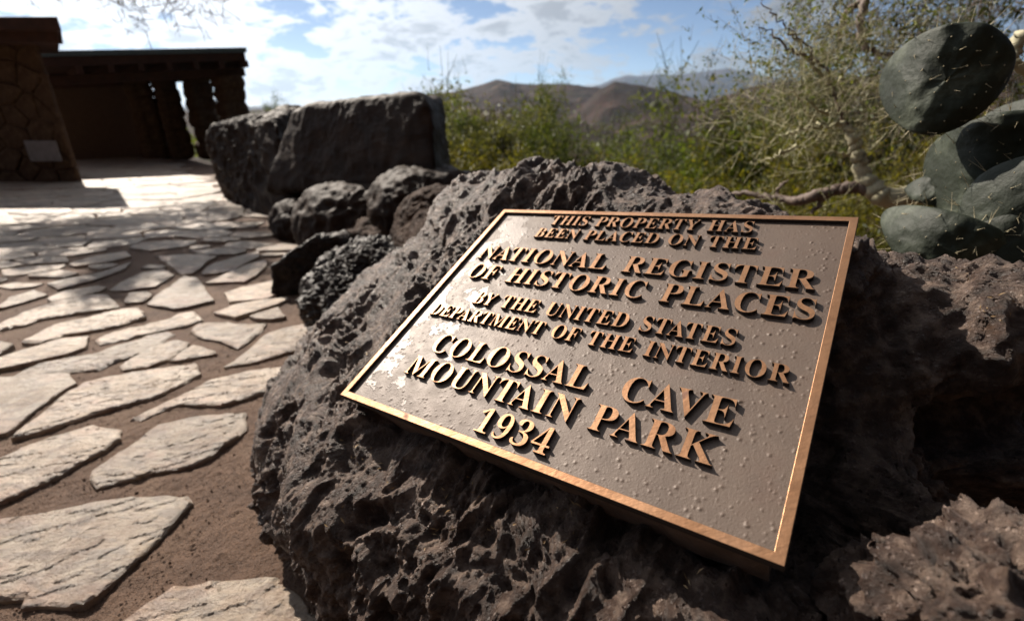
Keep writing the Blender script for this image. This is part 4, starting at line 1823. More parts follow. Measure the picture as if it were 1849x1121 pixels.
def plant_meshes(name, seed, stems, H, spread, r0, depth, leaf, n_leaf, jitter, twig_frac=0.0, up=0.08, bend=0.25, split=3, base_r=0.05, aspect=0.4, sides=4, lean=(0, 0, 0)):
    rs = np.random.RandomState(seed)
    segs, tips = [], []
    for k in range(stems):
        an = rs.uniform(0, 2 * math.pi)
        d = np.array([math.cos(an) * spread, math.sin(an) * spread, 1.0]) * np.array([1, 1, 1.0]) + np.array(lean)
        d[:2] *= rs.uniform(0.3, 1.1)
        d /= np.linalg.norm(d)
        grow(rs, np.array([math.cos(an) * base_r, math.sin(an) * base_r, 0.0]), d, H * rs.uniform(0.6, 0.85), r0 * rs.uniform(0.7, 1.1), depth, segs, tips, bend, up, split)
    A = np.array([s[0] for s in segs])
    B = np.array([s[1] for s in segs])
    ra = np.array([s[2] for s in segs])
    rb_ = np.array([s[3] for s in segs])
    lv = np.array([s[4] for s in segs])
    V, F = tube_arrays(A, B, ra, rb_, sides)
    trunk = mesh_np('trunk', V, F)
    thin = np.where(lv >= max(1, lv.max() - 1))[0]
    Ls = np.linalg.norm(B[thin] - A[thin], axis=1)
    idx = rs.choice(thin, size=n_leaf, p=Ls / Ls.sum())
    t = rs.uniform(0, 1, n_leaf)[:, None]
    C = A[idx] * (1 - t) + B[idx] * t + rs.normal(size=(n_leaf, 3)) * jitter
    parts = [leaf_arrays(C, leaf, rs, aspect)]
    if twig_frac > 0:
        k = int(n_leaf * twig_frac)
        d = rs.normal(size=(k, 3))
        d[:, 2] += 0.5
        d /= np.linalg.norm(d, axis=1)[:, None]
        Ln = rs.uniform(0.5, 1.4, k)[:, None] * leaf * 4
        parts.append(tube_arrays(C[:k], C[:k] + d * Ln, np.full(k, leaf * 0.07), np.full(k, leaf * 0.03), 3))
    V, F = join_arrays(parts)
    s = 1.0 / np.percentile(V[:, 2], 99.2)          # one metre tall, scaled when planted
    crown = mesh_np('crown', V * s, F, False)
    c = xr(trunk) * s
    trunk.vertices.foreach_set('co', c.astype(np.float32).ravel())
    return trunk, crown


def put_plant(name, meshes, mats, loc, s, rz, label=None, cat=None, group=None):
    root = empty(name, loc, rz)
    w = s * (0.55 if 'tree' in name else 0.85)
    root.scale = (w, w, s)
    a = link('trunk', meshes[0], mats[0], root)
    b = link('crown', meshes[1], mats[1], root)
    tag(root, label, cat, group)
    return root


creo = [plant_meshes('c', 60 + i, 11, 2.4, 0.75, 0.022, 3, 0.060, 7000, 0.06, 0.25, 0.10, 0.20) for i in range(3)]
mesq = [plant_meshes('m', 80 + i, 4, 3.0, 0.9, 0.06, 4, 0.065, 12000, 0.09, 0.2, 0.03, 0.28, 3) for i in range(2)]
rnd_ = [plant_meshes('r', 120 + i, 10, 1.6, 0.95, 0.03, 3, 0.060, 14000, 0.10, 0.12, 0.02, 0.32) for i in range(2)]
bush = [plant_meshes('b', 90 + i, 14, 1.1, 1.0, 0.012, 2, 0.045, 5000, 0.05, 0.3, 0.05, 0.25) for i in range(2)]


def variant(meshes, leaf, bark):
    a, b = meshes[0].copy(), meshes[1].copy()
    a.materials.clear()
    b.materials.clear()
    a.materials.append(bark)
    b.materials.append(leaf)
    return a, b


V_GREEN = [variant(m, M['leaf_green'], M['bark']) for m in creo]
V_YEL = [variant(m, M['leaf_yellow'], M['bark']) for m in bush]
V_YELT = [variant(m, M['leaf_yellow'], M['bark']) for m in creo]
V_GREY = [variant(m, M['leaf_grey'], M['bark']) for m in creo]
V_RND = [variant(m, M['leaf_green'], M['bark']) for m in rnd_]
V_RNDG = [variant(m, M['leaf_grey'], M['bark']) for m in rnd_]
V_MES = [variant(m, M['leaf_green'], M['bark']) for m in mesq]
V_DARK = [variant(m, M['leaf_dark'], M['bark']) for m in mesq]


def ground_at(x, y):
    return float(land_height(np.array([x]), np.array([y]))[0])


def plant_px(name, ms, px, Y, py_top, label, cat='shrub', group='shrubs on the slope beyond the rocks', hgt=2.6, rz=None, sink=0.0):
    """a plant standing on the slope whose top reaches the given row"""
    top = at_y(px, py_top, Y)
    z0 = ground_at(top[0], Y) - sink
    s = (top[2] - z0) / hgt
    s = max(0.25, s)
    return put_plant(name, ms, (None, None), (top[0], Y, z0), s, random.uniform(0, 6.3) if rz is None else rz, label, cat, group)


random.seed(5)
SH = [
    # kind, px, distance, top row, label
    ('creosote_bush', V_RND[0], 812, 8.0, 176, 'green bush right beside the end of the big brown block'),
    ('creosote_bush', V_RNDG[1], 875, 9.5, 180, 'greyish green bush between the brown block and the dense dark green tree'),
    ('mesquite_tree', V_MES[0], 965, 9.5, 150, 'dense dark green tree left of the valley opening, below the hilltop'),
    ('creosote_bush', V_RNDG[0], 915, 6.9, 205, 'grey green feathery bush in front of the dense green tree'),
    ('mesquite_tree', V_RND[1], 1015, 10.5, 190, 'smaller green tree on the right flank of the dense green tree'),
    ('low_bush', V_YEL[0], 820, 5.6, 262, 'yellow green low bush beside the brown block above the lava boulder'),
    ('low_bush', V_YEL[1], 900, 5.2, 276, 'yellow green low bush just above the crest of the lava boulder'),
    ('creosote_bush', V_RNDG[1], 795, 7.0, 215, 'yellowish bush behind the corner of the brown block'),
    ('low_bush', V_GREY[2], 1130, 13.0, 268, 'grey green bush in the valley mouth above the boulder crest'),
    ('low_bush', V_RND[1], 1195, 13.0, 262, 'dark green bush in the middle of the valley opening'),
    ('low_bush', V_YEL[0], 1060, 9.0, 288, 'low yellowish bush behind the boulder crest under the small tree'),
    ('low_bush', V_GREY[0], 1150, 8.0, 300, 'grey bush low behind the middle of the boulder crest'),
    ('low_bush', V_RND[0], 1240, 9.5, 258, 'green bush left of the tall yellow green shrubs'),
    ('creosote_bush', V_YELT[0], 1300, 7.5, 215, 'tall yellow green shrub left of the palo verde tree'),
    ('creosote_bush', V_RND[1], 1370, 7.0, 185, 'yellow green shrub with sunlit leaves behind the palo verde twigs'),
    ('creosote_bush', V_YELT[2], 1460, 7.5, 150, 'yellow green shrub farther behind the palo verde crown'),
    ('creosote_bush', V_YELT[0], 1500, 5.6, 215, 'olive shrub low behind the forked branch'),
    ('low_bush', V_YEL[1], 1380, 4.6, 300, 'bright low shrub behind the upper right corner of the boulder'),
    ('low_bush', V_YEL[0], 1290, 5.2, 315, 'low yellow green shrub behind the right end of the boulder crest'),
    ('low_bush', V_YEL[1], 1480, 4.0, 345, 'low leafy shrub under the long horizontal branch'),
    ('creosote_bush', V_GREEN[1], 1238, 16.0, 140, 'thin tall shrub standing up against the far blue range'),
    ('mesquite_tree', V_DARK[0], 1610, 7.0, 60, 'tall dark tree behind the palo verde, left of the cactus'),
    ('mesquite_tree', V_DARK[1], 1800, 6.0, -40, 'tall dark tree behind the upper cactus pad'),
    ('mesquite_tree', V_DARK[0], 1960, 6.0, -60, 'dark tree at the right edge behind the cactus'),
    ('mesquite_tree', V_DARK[1], 1720, 10.0, -20, 'large dark tree far behind the cactus with sky showing through'),
    ('creosote_bush', V_YELT[1], 1640, 4.6, 210, 'olive brown shrub between the branches and the lower cactus pads'),
    ('creosote_bush', V_YELT[2], 1800, 4.6, 150, 'shaded shrub right behind the cactus pads'),
    ('mesquite_tree', V_MES[0], 470, 22.0, 183, 'distant green tree peeping over the jagged boulder beside the shelter'),
    ('mesquite_tree', V_MES[1], 520, 19.0, 180, 'distant green tree peeping over the left shoulder of the brown block'),
    ('mesquite_tree', V_DARK[1], 378, 24.0, 185, 'distant tree seen through the gap between the shelter piers'),
]
for name, ms, px, Y, top, label in SH:
    h = 1.0
    plant_px(name, ms, px, Y, top, label, 'tree' if 'tree' in name else 'shrub', hgt=h,
             group='trees beyond the rocks' if 'tree' in name else 'shrubs on the slope beyond the rocks')


# scrub that covers the slope and the valley: nobody could count it
def scrub_cover():
    rs = np.random.RandomState(77)
    parts = []
    n = 2600
    r = np.exp(rs.uniform(math.log(11), math.log(420), n))
    a = rs.uniform(-0.75, 0.62, n)
    X, Y = np.sin(a) * r, np.cos(a) * r
    d = (X - EDGE_P[0]) * EDGE_N[0] + (Y - EDGE_P[1]) * EDGE_N[1]
    ok = d > 4
    X, Y, r = X[ok], Y[ok], r[ok]
    Z = land_height(X, Y)
    Cs, Ss = [], []
    for x, y, z, q in zip(X, Y, Z, r):
        s = rs.uniform(0.4, 1.1) * (1 + q / 150)
        k = 60 if q < 60 else 28
        P = rs.normal(size=(k, 3)) * np.array([s * 0.55, s * 0.55, s * 0.33]) + np.array([x, y, z + s * 0.4])
        Cs.append(P)
        Ss.append(np.full(k, s * (0.16 if q < 60 else 0.30)))
    C = np.concatenate(Cs)
    S = np.concatenate(Ss)
    V, F = leaf_arrays(C, 1.0, rs, 0.7)
    V = (V.reshape(-1, 4, 3) - C[:, None]) * S[:, None, None] + C[:, None]
    o = link('scrub', mesh_np('scrub', V.reshape(-1, 3), F, False), M['leaf_green'])
    tag(o, 'low desert scrub dotted over the slope and valley below the hills', 'scrub', kind='stuff')


scrub_cover()


# palo verde with bare limbs, right of the plaque
def limb(path, rads, name, mat, parent, wob=0.004, sides=9, seed=0):
    rs = np.random.RandomState(seed)
    P = np.array(path, float)
    # Catmull-Rom
    out, rr = [], []
    n = len(P)
    for i in range(n - 1):
        p0, p1, p2, p3 = P[max(i - 1, 0)], P[i], P[i + 1], P[min(i + 2, n - 1)]
        for t in np.linspace(0, 1, 7, endpoint=False):
            q = 0.5 * ((2 * p1) + (p2 - p0) * t + (2 * p0 - 5 * p1 + 4 * p2 - p3) * t * t + (3 * p1 - p0 - 3 * p2 + p3) * t ** 3)
            out.append(q + rs.normal(size=3) * wob)
            rr.append((rads[i] * (1 - t) + rads[i + 1] * t) * rs.uniform(0.9, 1.12))
    out.append(P[-1])
    rr.append(rads[-1])
    m = MB().tube([Vector(q) - Vector(parent.location) for q in out], rr, sides)
    return m.build(name, mat, parent, True)


PV = at(1600, 372, 2.35)
PVr = empty('palo_verde_tree', (PV[0] + 0.35, PV[1] + 0.35, ground_at(PV[0] + 0.35, PV[1] + 0.35)))
tag(PVr, 'pale barked palo verde with bare forking limbs and thin spiny twigs above the plaque corner', 'tree')
L_ = lambda lst, dd=2.35: [at(px, py, dd * k) for px, py, k in lst]
root_pt = np.array([PVr.location.x, PVr.location.y, PVr.location.z])
limb([root_pt, at(1760, 420, 2.75), at(1720, 352, 2.55), at(1665, 352, 2.42), at(1600, 358, 2.35), at(1578, 345, 2.35)], [0.055, 0.05, 0.042, 0.036, 0.036, 0.030], 'trunk', M['palebark'], PVr, seed=1)
limb(L_([(1585, 350, 1), (1562, 318, 1.0), (1550, 285, 1.0), (1545, 258, 1.0), (1532, 235, 1.0), (1515, 220, 1.0)]), [0.034, 0.028, 0.024, 0.022, 0.016, 0.010], 'limb', M['palebark'], PVr, seed=2)
limb(L_([(1580, 345, 1), (1540, 338, 1.0), (1505, 345, 1.0), (1470, 355, 1.0), (1440, 362, 1.02), (1400, 358, 1.04), (1355, 350, 1.06), (1318, 351, 1.08)]), [0.026, 0.024, 0.021, 0.023, 0.019, 0.015, 0.012, 0.007], 'limb', M['bark'], PVr, seed=3)
limb(L_([(1500, 346, 1), (1480, 368, 1.0), (1465, 385, 1.0)]), [0.012, 0.009, 0.006], 'limb', M['bark'], PVr, seed=13)
limb(L_([(1400, 357, 1.04), (1410, 335, 1.04), (1425, 325, 1.04)]), [0.008, 0.006, 0.003], 'limb', M['bark'], PVr, seed=23)
pale = [
    [(1518, 222, 1), (1480, 228, 0.98), (1440, 236, 0.96), (1410, 245, 0.95), (1390, 260, 0.95)],
    [(1502, 206, 1), (1470, 190, 0.98), (1440, 172, 0.97), (1400, 155, 0.96)],
    [(1545, 262, 1), (1540, 240, 1.02), (1555, 215, 1.02), (1575, 225, 1.02)],
    [(1440, 262, .97), (1415, 275, 0.96), (1385, 288, 0.95), (1355, 295, 0.95)],
    [(1540, 285, 1), (1515, 274, 1), (1490, 278, 1)],
    [(1532, 235, 1), (1515, 200, 1.0), (1500, 150, 1.0), (1470, 100, 1.0), (1430, 60, 1.0), (1400, 30, 1.0), (1372, 0, 1.0)],
    [(1515, 200, 1), (1520, 150, 1.02), (1545, 100, 1.04), (1560, 60, 1.05)],
    [(1500, 150, 1), (1460, 110, 1.0), (1435, 70, 1.0), (1425, 40, 1.0)],
    [(1475, 115, 1), (1450, 100, 1.0), (1400, 70, 1.0), (1370, 50, 1.0)],
    [(1480, 230, 1), (1460, 205, 1.0), (1450, 190, 1.0)],
]
for k, pth in enumerate(pale):
    w = 0.0075 if k not in (5, 6) else 0.0065
    limb(L_(pth), list(np.linspace(w, 0.0018, len(pth))), 'branch', M['twig'] if k not in (5, 8) else M['bark'], PVr, 0.006, 5, 30 + k)


def twig_spray(seed, centers, n, length, r, upbias, mat, parent, name, leaf=None, leafmat=None, spread=0.05):
    rs = np.random.RandomState(seed)
    A = []
    for c, sd, w in centers:
        A.append(np.array(c) + rs.normal(size=(int(n * w), 3)) * sd)
    A = np.concatenate(A)
    k = len(A)
    d = rs.normal(size=(k, 3))
    d[:, 2] += upbias
    d /= np.linalg.norm(d, axis=1)[:, None]
    L = length * rs.uniform(0.4, 1.3, k)[:, None]
    off = np.array(parent.location)
    B = A + d * L
    parts = [tube_arrays(A - off, B - off, np.full(k, r), np.full(k, r * 0.4), 3)]
    # side twiglets
    for q in range(3):
        t = rs.uniform(0.2, 0.9, k)[:, None]
        C = A + (B - A) * t
        e = d + rs.normal(size=(k, 3)) * 0.7
        e /= np.linalg.norm(e, axis=1)[:, None]
        parts.append(tube_arrays(C - off, C + e * L * 0.45 - off, np.full(k, r * 0.6), np.full(k, r * 0.3), 3))
    V, F = join_arrays(parts)
    o = link(name, mesh_np(name, V, F), mat, parent)
    tag(o, kind='stuff')
    if leaf:
        t = rs.uniform(0, 1, (k * 5, 1))
        i = rs.randint(0, k, k * 5)
        C = A[i] + (B - A)[i] * t + rs.normal(size=(k * 5, 3)) * 0.012
        V, F = leaf_arrays(C - off, leaf, rs, 0.35)
        tag(link('leaves', mesh_np('leaves', V, F, False), leafmat, parent), kind='stuff')


cent = [(at(1440, 180, 2.5), 0.14, 1.0), (at(1480, 120, 2.35), 0.13, 1.0), (at(1430, 250, 2.25), 0.13, 0.9), (at(1510, 240, 2.35), 0.12, 0.8), (at(1420, 320, 2.4), 0.10, 0.35),
        (at(1490, 290, 2.4), 0.11, 0.5), (at(1520, 90, 2.4), 0.12, 0.8), (at(1400, 210, 2.2), 0.09, 0.5), (at(1560, 180, 2.5), 0.12, 0.6)]
twig_spray(3, cent, 40, 0.17, 0.0013, 0.5, M['twig'], PVr, 'twigs', 0.014, M['leaf_grey'])
cent2 = [(at(1450, 110, 2.6), 0.16, 1.0), (at(1520, 140, 2.6), 0.18, 1.2), (at(1560, 60, 2.8), 0.2, 1.2), (at(1600, 120, 2.9), 0.2, 1.0), (at(1420, 160, 2.6), 0.14, .7)]
twig_spray(4, cent2, 110, 0.16, 0.0011, 0.6, M['twig'], PVr, 'twigs', 0.022, M['leaf_green'])

# brown hanging limbs at the top right
HB = empty('mesquite_limb_tree', (3.3, 3.0, ground_at(3.3, 3.0)))
tag(HB, 'tree with crooked reddish brown limbs reaching in from above the cactus', 'tree')
limb([np.array(HB.location), (3.1, 2.9, 1.2), at(1900, -40, 3.4), at(1750, -60, 3.0), at(1580, -40, 2.8)], [0.07, 0.06, 0.045, 0.035, 0.02], 'trunk', M['bark'], HB, seed=60)
limb([at(1580, -40, 2.8), at(1556, -2, 2.8), at(1530, 20, 2.78), at(1519, 50, 2.76), at(1516, 80, 2.75)], [0.02, 0.014, 0.012, 0.009, 0.005], 'limb', M['bark'], HB, seed=61)
limb([at(1580, -40, 2.8), at(1562, 0, 2.7), at(1555, 40, 2.66), at(1558, 78, 2.64), at(1590, 98, 2.62), at(1625, 102, 2.6)], [0.022, 0.017, 0.015, 0.013, 0.009, 0.006], 'limb', M['bark'], HB, seed=62)
limb([at(1900, 90, 2.5), at(1860, 60, 2.4), at(1838, 80, 2.38), at(1822, 102, 2.36), at(1796, 100, 2.36)], [0.024, 0.02, 0.018, 0.015, 0.010], 'limb', M['palebark'], HB, seed=63)
limb([at(1960, 120, 2.6), at(1870, 128, 2.5), at(1822, 118, 2.45), at(1790, 150, 2.45)], [0.024, 0.02, 0.015, 0.010], 'limb', M['palebark'], HB, seed=64)
limb([(3.1, 2.9, 1.2), at(1960, 120, 2.6)], [0.04, 0.03], 'limb', M['palebark'], HB, seed=65)
limb([at(1960, 120, 2.6), at(1900, 90, 2.5)], [0.028, 0.024], 'limb', M['palebark'], HB, seed=66)
cent = [(at(1600, 20, 3.2), 0.22, 1), (at(1700, 10, 3.4), 0.25, 1), (at(1800, 20, 3.2), 0.25, 1), (at(1860, 160, 3.4), 0.3, 1), (at(1640, 60, 3.6), 0.25, 1)]
twig_spray(9, cent, 110, 0.22, 0.0016, 0.2, M['bark'], HB, 'twigs', 0.035, M['leaf_dark'])

# ------------------------------------------------------------------ prickly pear
cact = empty('prickly_pear', (1.5, 1.15, ground_at(1.5, 1.15)))
tag(cact, 'prickly pear cactus of dark green pads with pale spines right of the plaque', 'cactus')


def pad(c, w, h, t, nrm, upv, seed, curl=0.0, spines=True):
    """one pad: flattened egg outline with a wavy surface and spines on its areoles"""
    rs = np.random.RandomState(seed)
    c = np.array(c, float)
    n = np.array(nrm, float)
    n /= np.linalg.norm(n)
    up = np.array(upv, float)
    up -= n * (up @ n)
    up /= np.linalg.norm(up)
    rt = np.cross(up, n)
    nu, nv = 72, 48
    th = np.linspace(0, 2 * math.pi, nu, endpoint=False)
    ph = np.linspace(0.001, math.pi - 0.001, nv)
    T, Ph = np.meshgrid(th, ph, indexing='ij')
    T, Ph = T.ravel(), Ph.ravel()
    s = np.sin(Ph)
    a = np.sign(s) * np.abs(s) ** 0.50
    x, y, z = a * np.cos(T), a * np.sin(T), np.cos(Ph)
    ew = w / 2 * (1 + 0.16 * y) * (1 + 0.02 * np.sin(3 * T + seed))
    X, Y, Z = x * ew, y * h / 2, z * t / 2
    Q = np.stack([X, Y, Z * 0.2], -1)
    wav = fbm(Q * np.array([26, 12, 14]) + seed * 3.1, 3, seed) * 0.006 + fbm(Q * 7 + seed, 2, seed + 4) * 0.014
    Z = Z + wav - curl * 1.9 * np.clip(-X / (w / 2) - 0.22, 0, 1) ** 2 - 0.02 * (X / (w / 2)) ** 2
    # areoles: raised dots on a diagonal lattice
    ar = []
    st = 0.030
    for i in range(-6, 7):
        for j in range(-7, 8):
            ax, ay = (i + 0.5 * (j % 2)) * st + rs.normal() * 0.003, j * st * 0.8 + rs.normal() * 0.003
            if (ax / (w / 2)) ** 2 + (ay / (h / 2)) ** 2 < 0.98:
                ar.append((ax, ay))
    for ax, ay in ar:
        Z = Z + np.sign(z) * 0.0032 * np.exp(-((X - ax) ** 2 + (Y - ay) ** 2) / 0.006 ** 2)
    V = X[:, None] * rt + Y[:, None] * up + Z[:, None] * n
    F = grid_faces(nu, nv, True)
    o = link('pad', mesh_np('pad', V, F), M['cactus'], cact, tuple(c - np.array(cact.location)))
    if spines:
        A, B = [], []
        for ax, ay in ar:
            k = np.argmin((X - ax) ** 2 + (Y - ay) ** 2 + np.where(z > 0, 0, 9))
            for q in range(rs.randint(-1, 3)):
                d = n + rs.normal(size=3) * 0.6
                d /= np.linalg.norm(d)
                A.append(V[k])
                B.append(V[k] + d * rs.uniform(0.008, 0.020))
        for an in np.linspace(0, 2 * math.pi, 26, endpoint=False):
            k = np.argmin((x - math.cos(an)) ** 2 + (y - math.sin(an)) ** 2)
            for q in range(rs.randint(1, 4)):
                d = (math.cos(an) * rt + math.sin(an) * up) + rs.normal(size=3) * 0.45
                d /= np.linalg.norm(d)
                A.append(V[k])
                B.append(V[k] + d * rs.uniform(0.018, 0.042))
        A, B = np.array(A), np.array(B)
        # woolly cushion on each areole
        cv = np.array([(1, 0, 0), (-1, 0, 0), (0, 1, 0), (0, -1, 0), (0, 0, 1), (0, 0, -1)], float) * 0.0016
        cf = np.array([(0, 2, 4), (2, 1, 4), (1, 3, 4), (3, 0, 4), (2, 0, 5), (1, 2, 5), (3, 1, 5), (0, 3, 5)])
        cush = []
        for ax, ay in ar:
            k = np.argmin((X - ax) ** 2 + (Y - ay) ** 2 + np.where(z > 0, 0, 9))
            cush.append((cv + V[k], cf))
        Vc, Fc = join_arrays(cush)
        tag(link('areoles', mesh_np('areoles', Vc, Fc), M['spine'], o), kind='stuff')
        Vs, Fs = tube_arrays(A, B, np.full(len(A), 0.0006), np.full(len(A), 0.0002), 3)
        sp = link('spines', mesh_np('spines', Vs, Fs), M['spine'], o)
        tag(sp, kind='stuff')
    return o


FACE = (-0.42, -0.88, 0.05)
pad(at(1706, 146, 1.35), 0.195, 0.200, 0.030, (-0.50, -0.85, 0.04), (0.05, 0, 1), 1, curl=0.10)
pad(at(1808, 320, 1.42), 0.22, 0.25, 0.035, (-0.52, -0.85, 0.02), (-0.10, 0, 1), 2, curl=0.11)
pad(at(1880, 290, 1.50), 0.24, 0.24, 0.05, (-0.5, -0.9, -0.05), (0.35, 0, 1), 3, curl=0.05)
pad(at(1915, 420, 1.32), 0.27, 0.27, 0.05, (-0.4, -0.9, -0.05), (0.5, 0, 1), 4, curl=0.05)
pad(at(1722, 455, 1.28), 0.24, 0.135, 0.035, (-0.5, -0.85, 0.08), (0.45, 0.1, 0.9), 5, curl=0.08)
pad(at(1685, 345, 1.50), 0.10, 0.075, 0.03, (-0.5, -0.8, 0.6), (0.3, 0, 1), 6, curl=0.01)
pad(at(1800, 520, 1.45), 0.34, 0.32, 0.06, (0.0, -1, 0.3), (0.2, 0, 1), 7, curl=0.03)
pad(at(1930, 520, 1.35), 0.32, 0.34, 0.06, (-0.2, -1, 0.2), (0.0, 0, 1), 8, curl=0.03)
pad(at(1730, 560, 1.70), 0.34, 0.34, 0.06, (0.2, -1, 0.2), (0.0, 0, 1), 9, curl=0.03)
pad(at(1880, 640, 1.62), 0.34, 0.36, 0.07, (-0.2, -1, 0.2), (0.0, 0, 1), 10, curl=0.03)
limb([np.array(cact.location), (1.45, 1.15, 0.0), (1.42, 1.12, 0.35)], [0.09, 0.08, 0.06], 'stem', M['bark'], cact, 0.004, 12, 70)

# ------------------------------------------------------------------ overhanging tree whose shade falls on the path
OT = empty('overhanging_tree', (-10.5, 5.2, gz(0, 5.2)))
tag(OT, 'tree with bare fine twigs hanging into the sky above the shelter', 'tree')
limb([np.array(OT.location), (-10.2, 5.6, 1.6), (-9.4, 6.6, 2.8), (-8.0, 8.0, 3.7), (-6.4, 9.2, 4.0), (-5.0, 9.9, 3.8)], [0.17, 0.14, 0.11, 0.08, 0.05, 0.02], 'trunk', M['bark'], OT, 0.02, seed=80)
limb([(-8.0, 8.0, 3.7), (-7.0, 8.4, 3.5), (-6.0, 8.6, 3.1), (-5.0, 8.9, 3.0)], [0.05, 0.04, 0.03, 0.01], 'limb', M['bark'], OT, 0.02, seed=81)
limb([(-6.4, 9.2, 4.0), (-6.2, 9.0, 3.4), (-5.9, 8.8, 2.75)], [0.03, 0.02, 0.008], 'limb', M['bark'], OT, 0.02, seed=82)
limb([at(150, -60, 9), at(185, -10, 9), at(215, 8, 9), at(238, 22, 9)], [0.012, 0.010, 0.008, 0.003], 'branch', M['bark'], OT, 0.01, 4, 83)
limb([at(300, -60, 9), at(330, -20, 9), at(365, 0, 9), at(392, 18, 9)], [0.012, 0.008, 0.006, 0.003], 'branch', M['bark'], OT, 0.01, 4, 84)
limb([at(290, -60, 9), at(300, -20, 9), at(304, 0, 9), at(300, 14, 9)], [0.012, 0.008, 0.006, 0.003], 'branch', M['bark'], OT, 0.01, 4, 85)


def shade_from(px, py, up):
    g_ = on_ground(px, py)
    return g_ + np.array(sun_dir) * up / sun_dir.z


cl = []
for px, py, sd_, w in [(225, 405, 0.20, 1.2), (180, 412, 0.22, 1.2), (110, 425, 0.25, 1.2), (60, 440, 0.3, 1.2), (300, 398, 0.25, 0.8), (380, 388, 0.3, 1.0), (300, 440, 0.25, 0.7), (250, 455, 0.16, 1.0), (230, 470, 0.12, 1.2),
                       (400, 430, 0.22, 0.8), (470, 430, 0.2, 0.8), (350, 480, 0.14, 0.7), (390, 470, 0.15, 0.8), (440, 480, 0.14, 0.7), (210, 500, 0.1, 0.8), (100, 470, 0.2, 0.8), (40, 420, 0.3, 1.0), (420, 380, .3, 1.0), (190, 535, 0.07, 0.4)]:
    cl.append((shade_from(px, py, 3.4), sd_ * 0.85, w * 0.8))
twig_spray(12, cl, 165, 0.26, 0.006, -0.1, M['bark'], OT, 'twigs', 0.085, M['leaf_dark'])
tw = [(at(230, 4, 9), 0.16, 1), (at(345, -6, 9), 0.2, 1.2), (at(300, -8, 9), 0.14, 0.7), (at(385, 8, 9), 0.1, 0.4)]
twig_spray(13, tw, 34, 0.22, 0.006, -0.4, M['bark'], OT, 'twigs')

# ------------------------------------------------------------------ small things
def grass_tuft(name, c, n, h, seed, label):
    rs = np.random.RandomState(seed)
    m = MB()
    for k in range(n):
        an = rs.uniform(0, 6.3)
        d = Vector((math.cos(an), math.sin(an), 0))
        sp = rs.uniform(0.2, 0.9)
        hh = h * rs.uniform(0.5, 1.1)
        b0 = d * rs.uniform(0, 0.012)
        side = Vector((-d.y, d.x, 0)) * 0.0012
        p1 = b0 + d * hh * sp * 0.35 + Vector((0, 0, hh * 0.6))
        p2 = b0 + d * hh * sp + Vector((0, 0, hh * 0.85))
        i = len(m.v)
        m.v += [tuple(b0 - side), tuple(b0 + side), tuple(p1 + side), tuple(p1 - side), tuple(p2)]
        m.f += [[i, i + 1, i + 2, i + 3], [i + 3, i + 2, i + 4]]
    o = m.build(name, M['grass'], None, loc=tuple(c))
    tag(o, label, 'grass')


g = on_ground(585, 588)
grass_tuft('grass_tuft', g, 30, 0.07, 1, 'tiny yellow green grass tuft at the foot of the dark grey rock')
g = on_ground(540, 660)
grass_tuft('grass_tuft', g, 14, 0.035, 2, 'small dry grass tuft against the left foot of the plaque boulder')

# dry leaflets and straw caught on the boulder
bpy.context.view_layer.update()
dg = bpy.context.evaluated_depsgraph_get()


def hit(px, py):
    d = Vector(ray(px, py)).normalized()
    ok, loc_, nrm, idx, ob, mtx = scene.ray_cast(dg, Vector((0, 0, CH)), d)
    return (loc_, nrm, ob) if ok else None


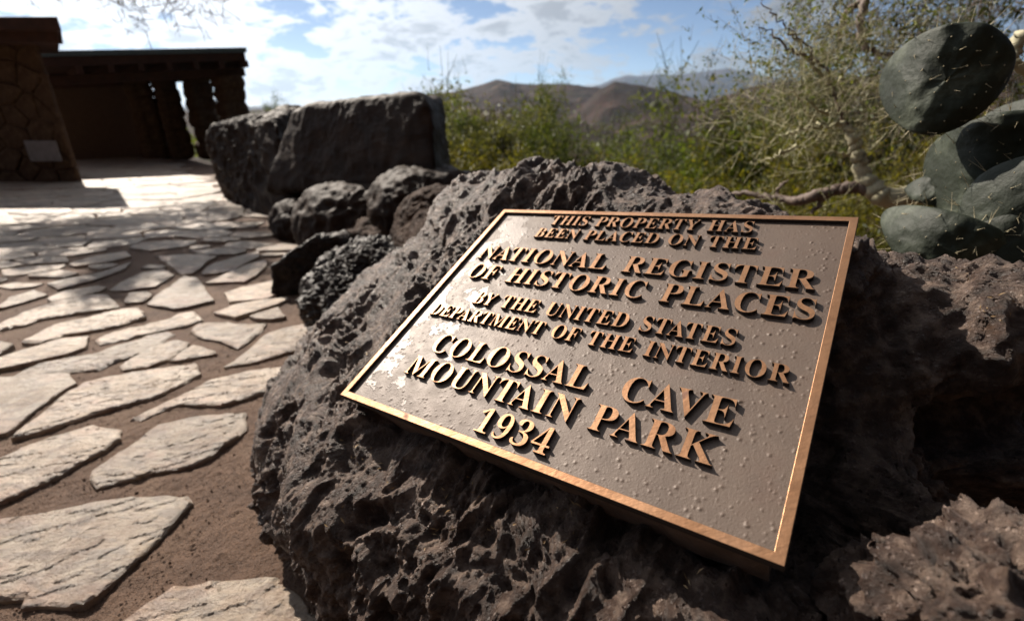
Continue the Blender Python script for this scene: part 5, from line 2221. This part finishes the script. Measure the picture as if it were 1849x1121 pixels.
def litter():
    rs = np.random.RandomState(15)
    m = MB()
    spots = [(650, 800, 14), (640, 830, 8), (805, 895, 12), (820, 955, 8), (700, 860, 8), (1030, 920, 12), (1040, 960, 8), (610, 975, 8), (620, 940, 6), (780, 985, 8), (640, 640, 8), (670, 620, 8), (600, 600, 5), (1260, 1050, 8), (900, 960, 6), (960, 1000, 6), (1790, 560, 10), (1810, 545, 8), (1750, 500, 5), (700, 560, 5), (560, 720, 8), (860, 880, 8)]
    for px, py, n in spots:
        n = int(n * 0.6)
        for k in range(n):
            h_ = hit(px + rs.normal() * 16, py + rs.normal() * 14)
            if not h_ or h_[2] is not boulder_main:
                continue
            p, nr = h_[0], h_[1]
            d = Vector(rs.normal(size=3))
            d = (d - nr * d.dot(nr) * 0.75).normalized()
            L = rs.uniform(0.004, 0.013)
            w = d.cross(nr).normalized() * rs.uniform(0.0006, 0.0016)
            a = p + nr * 0.0012
            b_ = a + d * L
            mid = (a + b_) / 2 + nr * 0.0012
            i = len(m.v)
            m.v += [tuple(a), tuple(mid + w), tuple(b_), tuple(mid - w)]
            m.f.append([i, i + 1, i + 2, i + 3])
    o = m.build('dry_litter', M['straw'])
    tag(o, 'tiny dry leaflets and straw caught in the hollows of the plaque boulder', 'litter', kind='stuff')


litter()


def pebbles():
    rs = np.random.RandomState(25)
    V0 = np.array([(1, 0, 0), (-1, 0, 0), (0, 1, 0), (0, -1, 0), (0, 0, 1), (0, 0, -1)], float)
    F0 = np.array([(0, 2, 4), (2, 1, 4), (1, 3, 4), (3, 0, 4), (2, 0, 5), (1, 2, 5), (3, 1, 5), (0, 3, 5)])
    parts = []
    for k in range(7000):
        y = 0.5 + 3.2 * rs.uniform() ** 1.6
        x = rs.uniform(-1.25 * y - 0.2, -0.15 * y - 0.2)
        s = 0.0012 + 0.0035 * rs.uniform() ** 4
        v = V0 * s * rs.uniform(0.6, 1.3, (6, 3))
        a = rs.uniform(0, 6.3)
        rot = np.array([[math.cos(a), -math.sin(a), 0], [math.sin(a), math.cos(a), 0], [0, 0, 1]])
        parts.append((v @ rot.T + np.array([x, y, gz(x, y) + s * 0.4 + rs.uniform(0, 0.004)]), F0))
    V, F = join_arrays(parts)
    o = link('gravel', mesh_np('gravel', V, F, False), M['soil'])
    tag(o, 'fine grit scattered between the flagstones near the boulder', 'gravel', kind='stuff')


pebbles()

# ------------------------------------------------------------------ air
HAZE = True
if HAZE:
    hz = MB().box((-17000, -17000, -220), (17000, 17000, 1150))
    hm = bpy.data.materials.new('haze')
    hm.use_nodes = True
    nt = hm.node_tree
    nt.nodes.clear()
    o_ = nt.nodes.new('ShaderNodeOutputMaterial')
    v_ = nt.nodes.new('ShaderNodeVolumePrincipled')
    v_.inputs['Color'].default_value = (0.50, 0.72, 1.0, 1)
    v_.inputs['Density'].default_value = 0.000024
    v_.inputs['Anisotropy'].default_value = 0.35
    nt.links.new(v_.outputs[0], o_.inputs['Volume'])
    o = hz.build('haze', hm)
    tag(o, 'thin blue air haze filling the valley', 'haze', kind='stuff')
